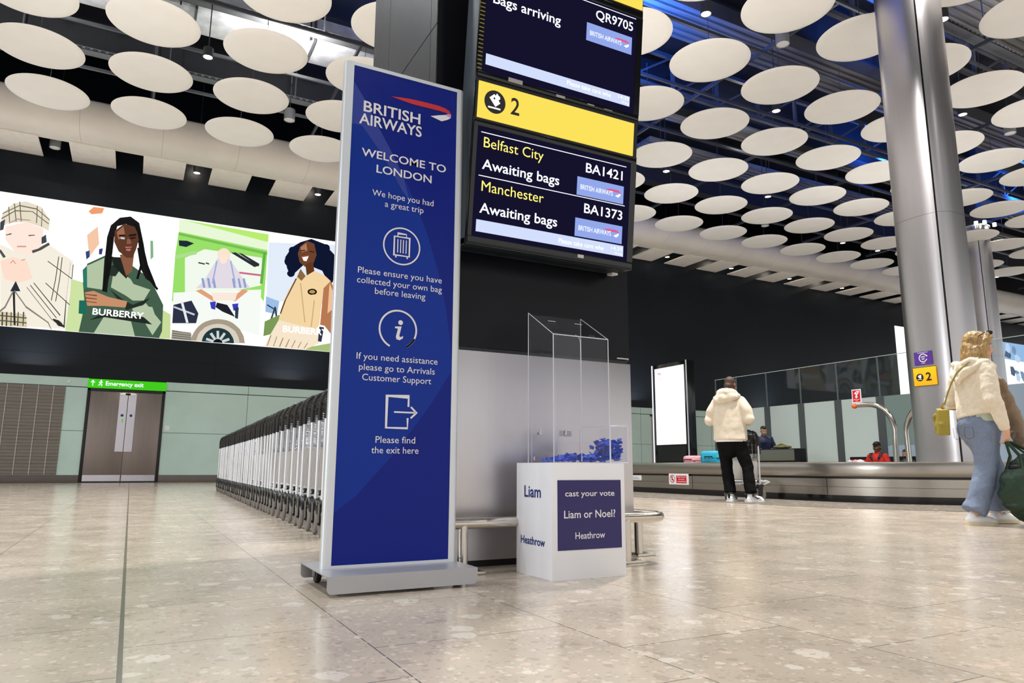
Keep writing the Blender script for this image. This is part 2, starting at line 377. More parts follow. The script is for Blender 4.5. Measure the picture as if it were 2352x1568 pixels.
# ------------------------------------------------------------ lettering
_tc = {}
def text_mesh(s, bold=0.0):
    cu = bpy.data.curves.new('t', 'FONT'); cu.body = s; cu.size = 1; cu.resolution_u = 3; cu.offset = bold; cu.fill_mode = 'FRONT'
    o = bpy.data.objects.new('t', cu); COL.objects.link(o); bpy.context.view_layer.update()
    dg = bpy.context.evaluated_depsgraph_get(); me = bpy.data.meshes.new_from_object(o.evaluated_get(dg))
    v = [tuple(x.co) for x in me.vertices]; f = [tuple(p.vertices) for p in me.polygons]
    bpy.data.objects.remove(o); bpy.data.curves.remove(cu); bpy.data.meshes.remove(me)
    return v, f
def capheight(bold=0.0):
    if bold not in _tc:
        v, _ = text_mesh('H', bold); _tc[bold] = (min(p[1] for p in v), max(p[1] for p in v))
    return _tc[bold]
def put_text(mb, s, o, U, V, x0, x1, y0, cap, eps=.0012, bold=0.012, m=0, shear=0.0):
    v, f = text_mesh(s, bold); a = min(p[0] for p in v); b = max(p[0] for p in v); c0, c1 = capheight(bold)
    sx = (x1-x0)/(b-a); sy = cap/(c1-c0); o, U, V = Vector(o), Vector(U), Vector(V); n = U.cross(V).normalized()
    pts = [((p[0]-a)*sx+x0+shear*(p[1]-c0)*sy, (p[1]-c0)*sy+y0) for p in v]
    k = len(pts); e = eps
    mb.add([o+U*x+V*y+n*e for x, y in pts], f, m)
def flat(mb, poly, o, U, V, eps=.0012, m=0):
    o, U, V = Vector(o), Vector(U), Vector(V); n = U.cross(V).normalized()
    mb.add([o+U*x+V*y+n*eps for x, y in poly], [tuple(range(len(poly)))], m)
def stroke(mb, pts, wd, o, U, V, eps=.0012, m=0, closed=False):
    P = [Vector((a, b)) for a, b in pts]; n = len(P); L = []; R = []
    for i in range(n):
        a = P[(i-1) % n] if (i or closed) else P[i]; b = P[(i+1) % n] if (i < n-1 or closed) else P[i]
        d = (b-a).normalized(); k = Vector((-d.y, d.x))*wd/2
        if 0 < i < n-1 or closed:
            c = abs((P[i]-a).normalized().dot(d)); k /= max(.5, c)
        L.append(P[i]+k); R.append(P[i]-k)
    for i in range(n if closed else n-1):
        j = (i+1) % n; flat(mb, [R[i], R[j], L[j], L[i]], o, U, V, eps, m)
def arc(cx, cy, r, a0=0, a1=360, n=32, ry=None):
    return [(cx+r*math.cos(math.radians(a0+(a1-a0)*i/n)), cy+(ry or r)*math.sin(math.radians(a0+(a1-a0)*i/n))) for i in range(n+(0 if abs(a1-a0) >= 360 else 1))]
UX, VZ = (1, 0, 0), (0, 0, 1)
# ------------------------------------------------------------ the setting
YW = 22.14                                        # far wall
mb = MB(); mb.box(-34, 62, -26, 22.3, -.1, 0); struct('floor', mb, M['floor'])
# darker stone border round the carousel (stadium outline)
def stadium(cx, y0, y1, hw, n=28, seg=1):
    pts = [(cx+hw*math.cos(pi+pi*i/n), y0+hw*math.sin(pi+pi*i/n)) for i in range(n+1)]
    return pts+[(cx+hw*math.cos(pi*i/n), y1+hw*math.sin(pi*i/n)) for i in range(n+1)]
CX, CY0, CY1, CHW = 11.0, 7.25, 16.0, 2.42
mb = MB(); mb.prism(stadium(CX, CY0, CY1, CHW+1.52), (0, 0, 0), (1, 0, 0), (0, 1, 0), .003); struct('trim_1', mb, M['floor_dark'])
mb = MB(); mb.box(-34, 62, YW, YW+.3, 0, 13); struct('wall_back', mb, M['black_wall'])
# upper black cladding, lower green glass lining
mb = MB(); mb.box(-34, 62, YW-.06, YW-.001, 2.76, 8.724); struct('wall_back_upper', mb, M['black_wall'])
DX0, DX1, DZ = -1.128, .651, 2.44
mb = MB(); mb.box(-34, DX0-.05, YW-.05, YW-.001, .2, 2.50); mb.box(DX1+.05, 17.8, YW-.05, YW-.001, .2, 2.50); mb.box(19.3, 62, YW-.05, YW-.001, .2, 2.50); struct('wall_back_lower', mb, M['green_wall'])
mb = MB(); mb.box(-34, DX0-.05, YW-.05, YW-.001, 2.522, 2.758); mb.box(DX1+.05, 62, YW-.05, YW-.001, 2.522, 2.758); struct('trim_2', mb, M['green_band'])
mb = MB(); mb.box(-34, DX0-.05, YW-.03, YW-.001, 2.498, 2.524); mb.box(DX1+.05, 62, YW-.03, YW-.001, 2.498, 2.524); struct('trim_3', mb, M['beam'])
mb = MB(); mb.box(-34, DX0-.05, YW-.07, YW-.001, 0, .198, b=.006); mb.box(DX1+.05, 62, YW-.07, YW-.001, 0, .198, b=.006); struct('baseboard_back', mb, M['skirt'])
# dark service opening in the far wall, seen beside the digital totem
d2 = tag(mesh_obj('door_2', MB().box(17.8, 19.3, YW-.04, YW-.001, 0, 2.5), M['door'], None, (18.5, YW, 0)), kind='structure')
mb = MB(); mb.box(18.25, 18.5, YW-.08, YW-.04, 0, 2.5); mb.box(18.75, 18.85, YW-.08, YW-.04, 0, 2.5); mb.box(17.75, 19.35, YW-.08, YW-.04, 2.43, 2.52); part('door_frame', mb, M['black'], d2)
# emergency door pair
d1 = tag(mesh_obj('door_1', MB().box(DX0, DX1, YW-.03, YW-.001, 0, DZ), M['black'], None, (-.24, YW, 0)), kind='structure')
mb = MB()
for x0, x1 in ((DX0-.05, DX0+.02), (DX1-.02, DX1+.05)): mb.box(x0, x1, YW-.08, YW-.001, 0, DZ+.06, b=.006)
mb.box(DX0-.05, DX1+.05, YW-.08, YW-.001, DZ-.01, DZ+.06, b=.006); part('door_frame', mb, M['black'], d1)
xm = -.205
for x0, x1 in ((DX0+.025, xm-.004), (xm+.004, DX1-.025)):
    lf = part('door_leaf', MB().box(x0, x1, YW-.06, YW-.03, .03, DZ-.02, b=.004), M['door'], d1)
    xa, xb = (x1-.2, x1-.005) if x1 < 0 else (x0+.005, x0+.2)
    part('push_plate', MB().box(xa, xb, YW-.066, YW-.059, .82, DZ-.06), M['door_plate'], lf)
    part('kick_plate', MB().box(x0+.01, x1-.01, YW-.065, YW-.059, .04, .2), M['door_plate'], lf)
    xc = (x1-.075 if x1 < 0 else x0+.04)
    part('door_closer', MB().box(xc-.12, xc+.14, YW-.1, YW-.059, DZ-.1, DZ-.05, b=.006), M['alu'], lf)
    part('door_sign', MB().lathe([(.0, 0), (.036, 0), (.036, .004), (0, .004)], ((xa+xb)/2, YW-.071, 1.79), 24, ax='y'), M['blue_text'], lf)
mb = MB(); mb.box(xm-.1, xm-.075, YW-.1, YW-.06, 1.60, 1.70, b=.003); part('door_handle', mb, M['green_lit'], d1)
# emergency exit lightbox
s = thing('exit_sign', 'long lit green emergency exit sign above the steel double doors', 'sign', (-.24, YW-.1, 2.62))
part('lightbox', MB().box(-1.18, .707, YW-.16, YW-.05, 2.5, 2.735, b=.01), M['green_lit'], s)
mb = MB(); O = (-1.18, YW-.161, 2.5)
put_text(mb, 'Emergency exit', O, UX, VZ, .41, 1.32, .07, .115, bold=.02)
part('lettering', mb, M['s_white'], s); mb = MB()
stroke(mb, [(.11, .05), (.11, .19)], .02, O, UX, VZ); stroke(mb, [(.065, .135), (.11, .19), (.155, .135)], .02, O, UX, VZ)
part('arrow', mb, M['s_white'], s); mb = MB()
flat(mb, arc(.30, .195, .018), O, UX, VZ)
for pts in ([(.31, .17), (.29, .115)], [(.29, .115), (.325, .09), (.31, .045)], [(.29, .115), (.265, .075), (.235, .07)], [(.308, .165), (.34, .14)], [(.305, .165), (.265, .155), (.255, .125)]): stroke(mb, pts, .02, O, UX, VZ)
part('running_figure', mb, M['s_white'], s)
lamp('door_downlight', 'SPOT', (-.24, YW-.35, 2.74), 14, (1, .9, .68), (-.24, YW-.1, 0), spot_size=2.6, spot_blend=.7, shadow_soft_size=.15)
# louvred grille left of the door
g = thing('wall_louvre', 'brown grey louvred grille panel left of the emergency doors', 'grille', (-3.4, YW, .2))
part('louvre_panel', MB().box(-5.6, -1.68, YW-.075, YW-.045, .21, 2.505), M['louvre'], g)
mb = MB()
for i in range(26): mb.box(-5.6, -1.68, YW-.092, YW-.07, .24+.087*i, .27+.087*i)
part('slats', mb, M['louvre'], g)
mb = MB()
for i in range(11): mb.box(-1.95-.335*i, -1.935-.335*i, YW-.1, YW-.07, .21, 2.505)
part('cover_strips', mb, M['plate_white'], g)
tag(mesh_obj('wall_notice', MB().box(.76, .88, YW-.056, YW-.05, 1.42, 1.55), M['white_board'], None, (.82, YW-.05, 1.42)), 'small white notice on the green glass just right of the emergency doors', 'notice')
tag(mesh_obj('wall_sensor', MB().lathe([(0, 0), (.04, 0), (.035, -.03), (0, -.035)], (-1.62, YW-.05, 2.64), 16, ax='y'), M['white_board'], None, (-1.62, YW-.05, 2.64)), 'tiny round white wall sensor on the green band above the louvred grille', 'sensor')

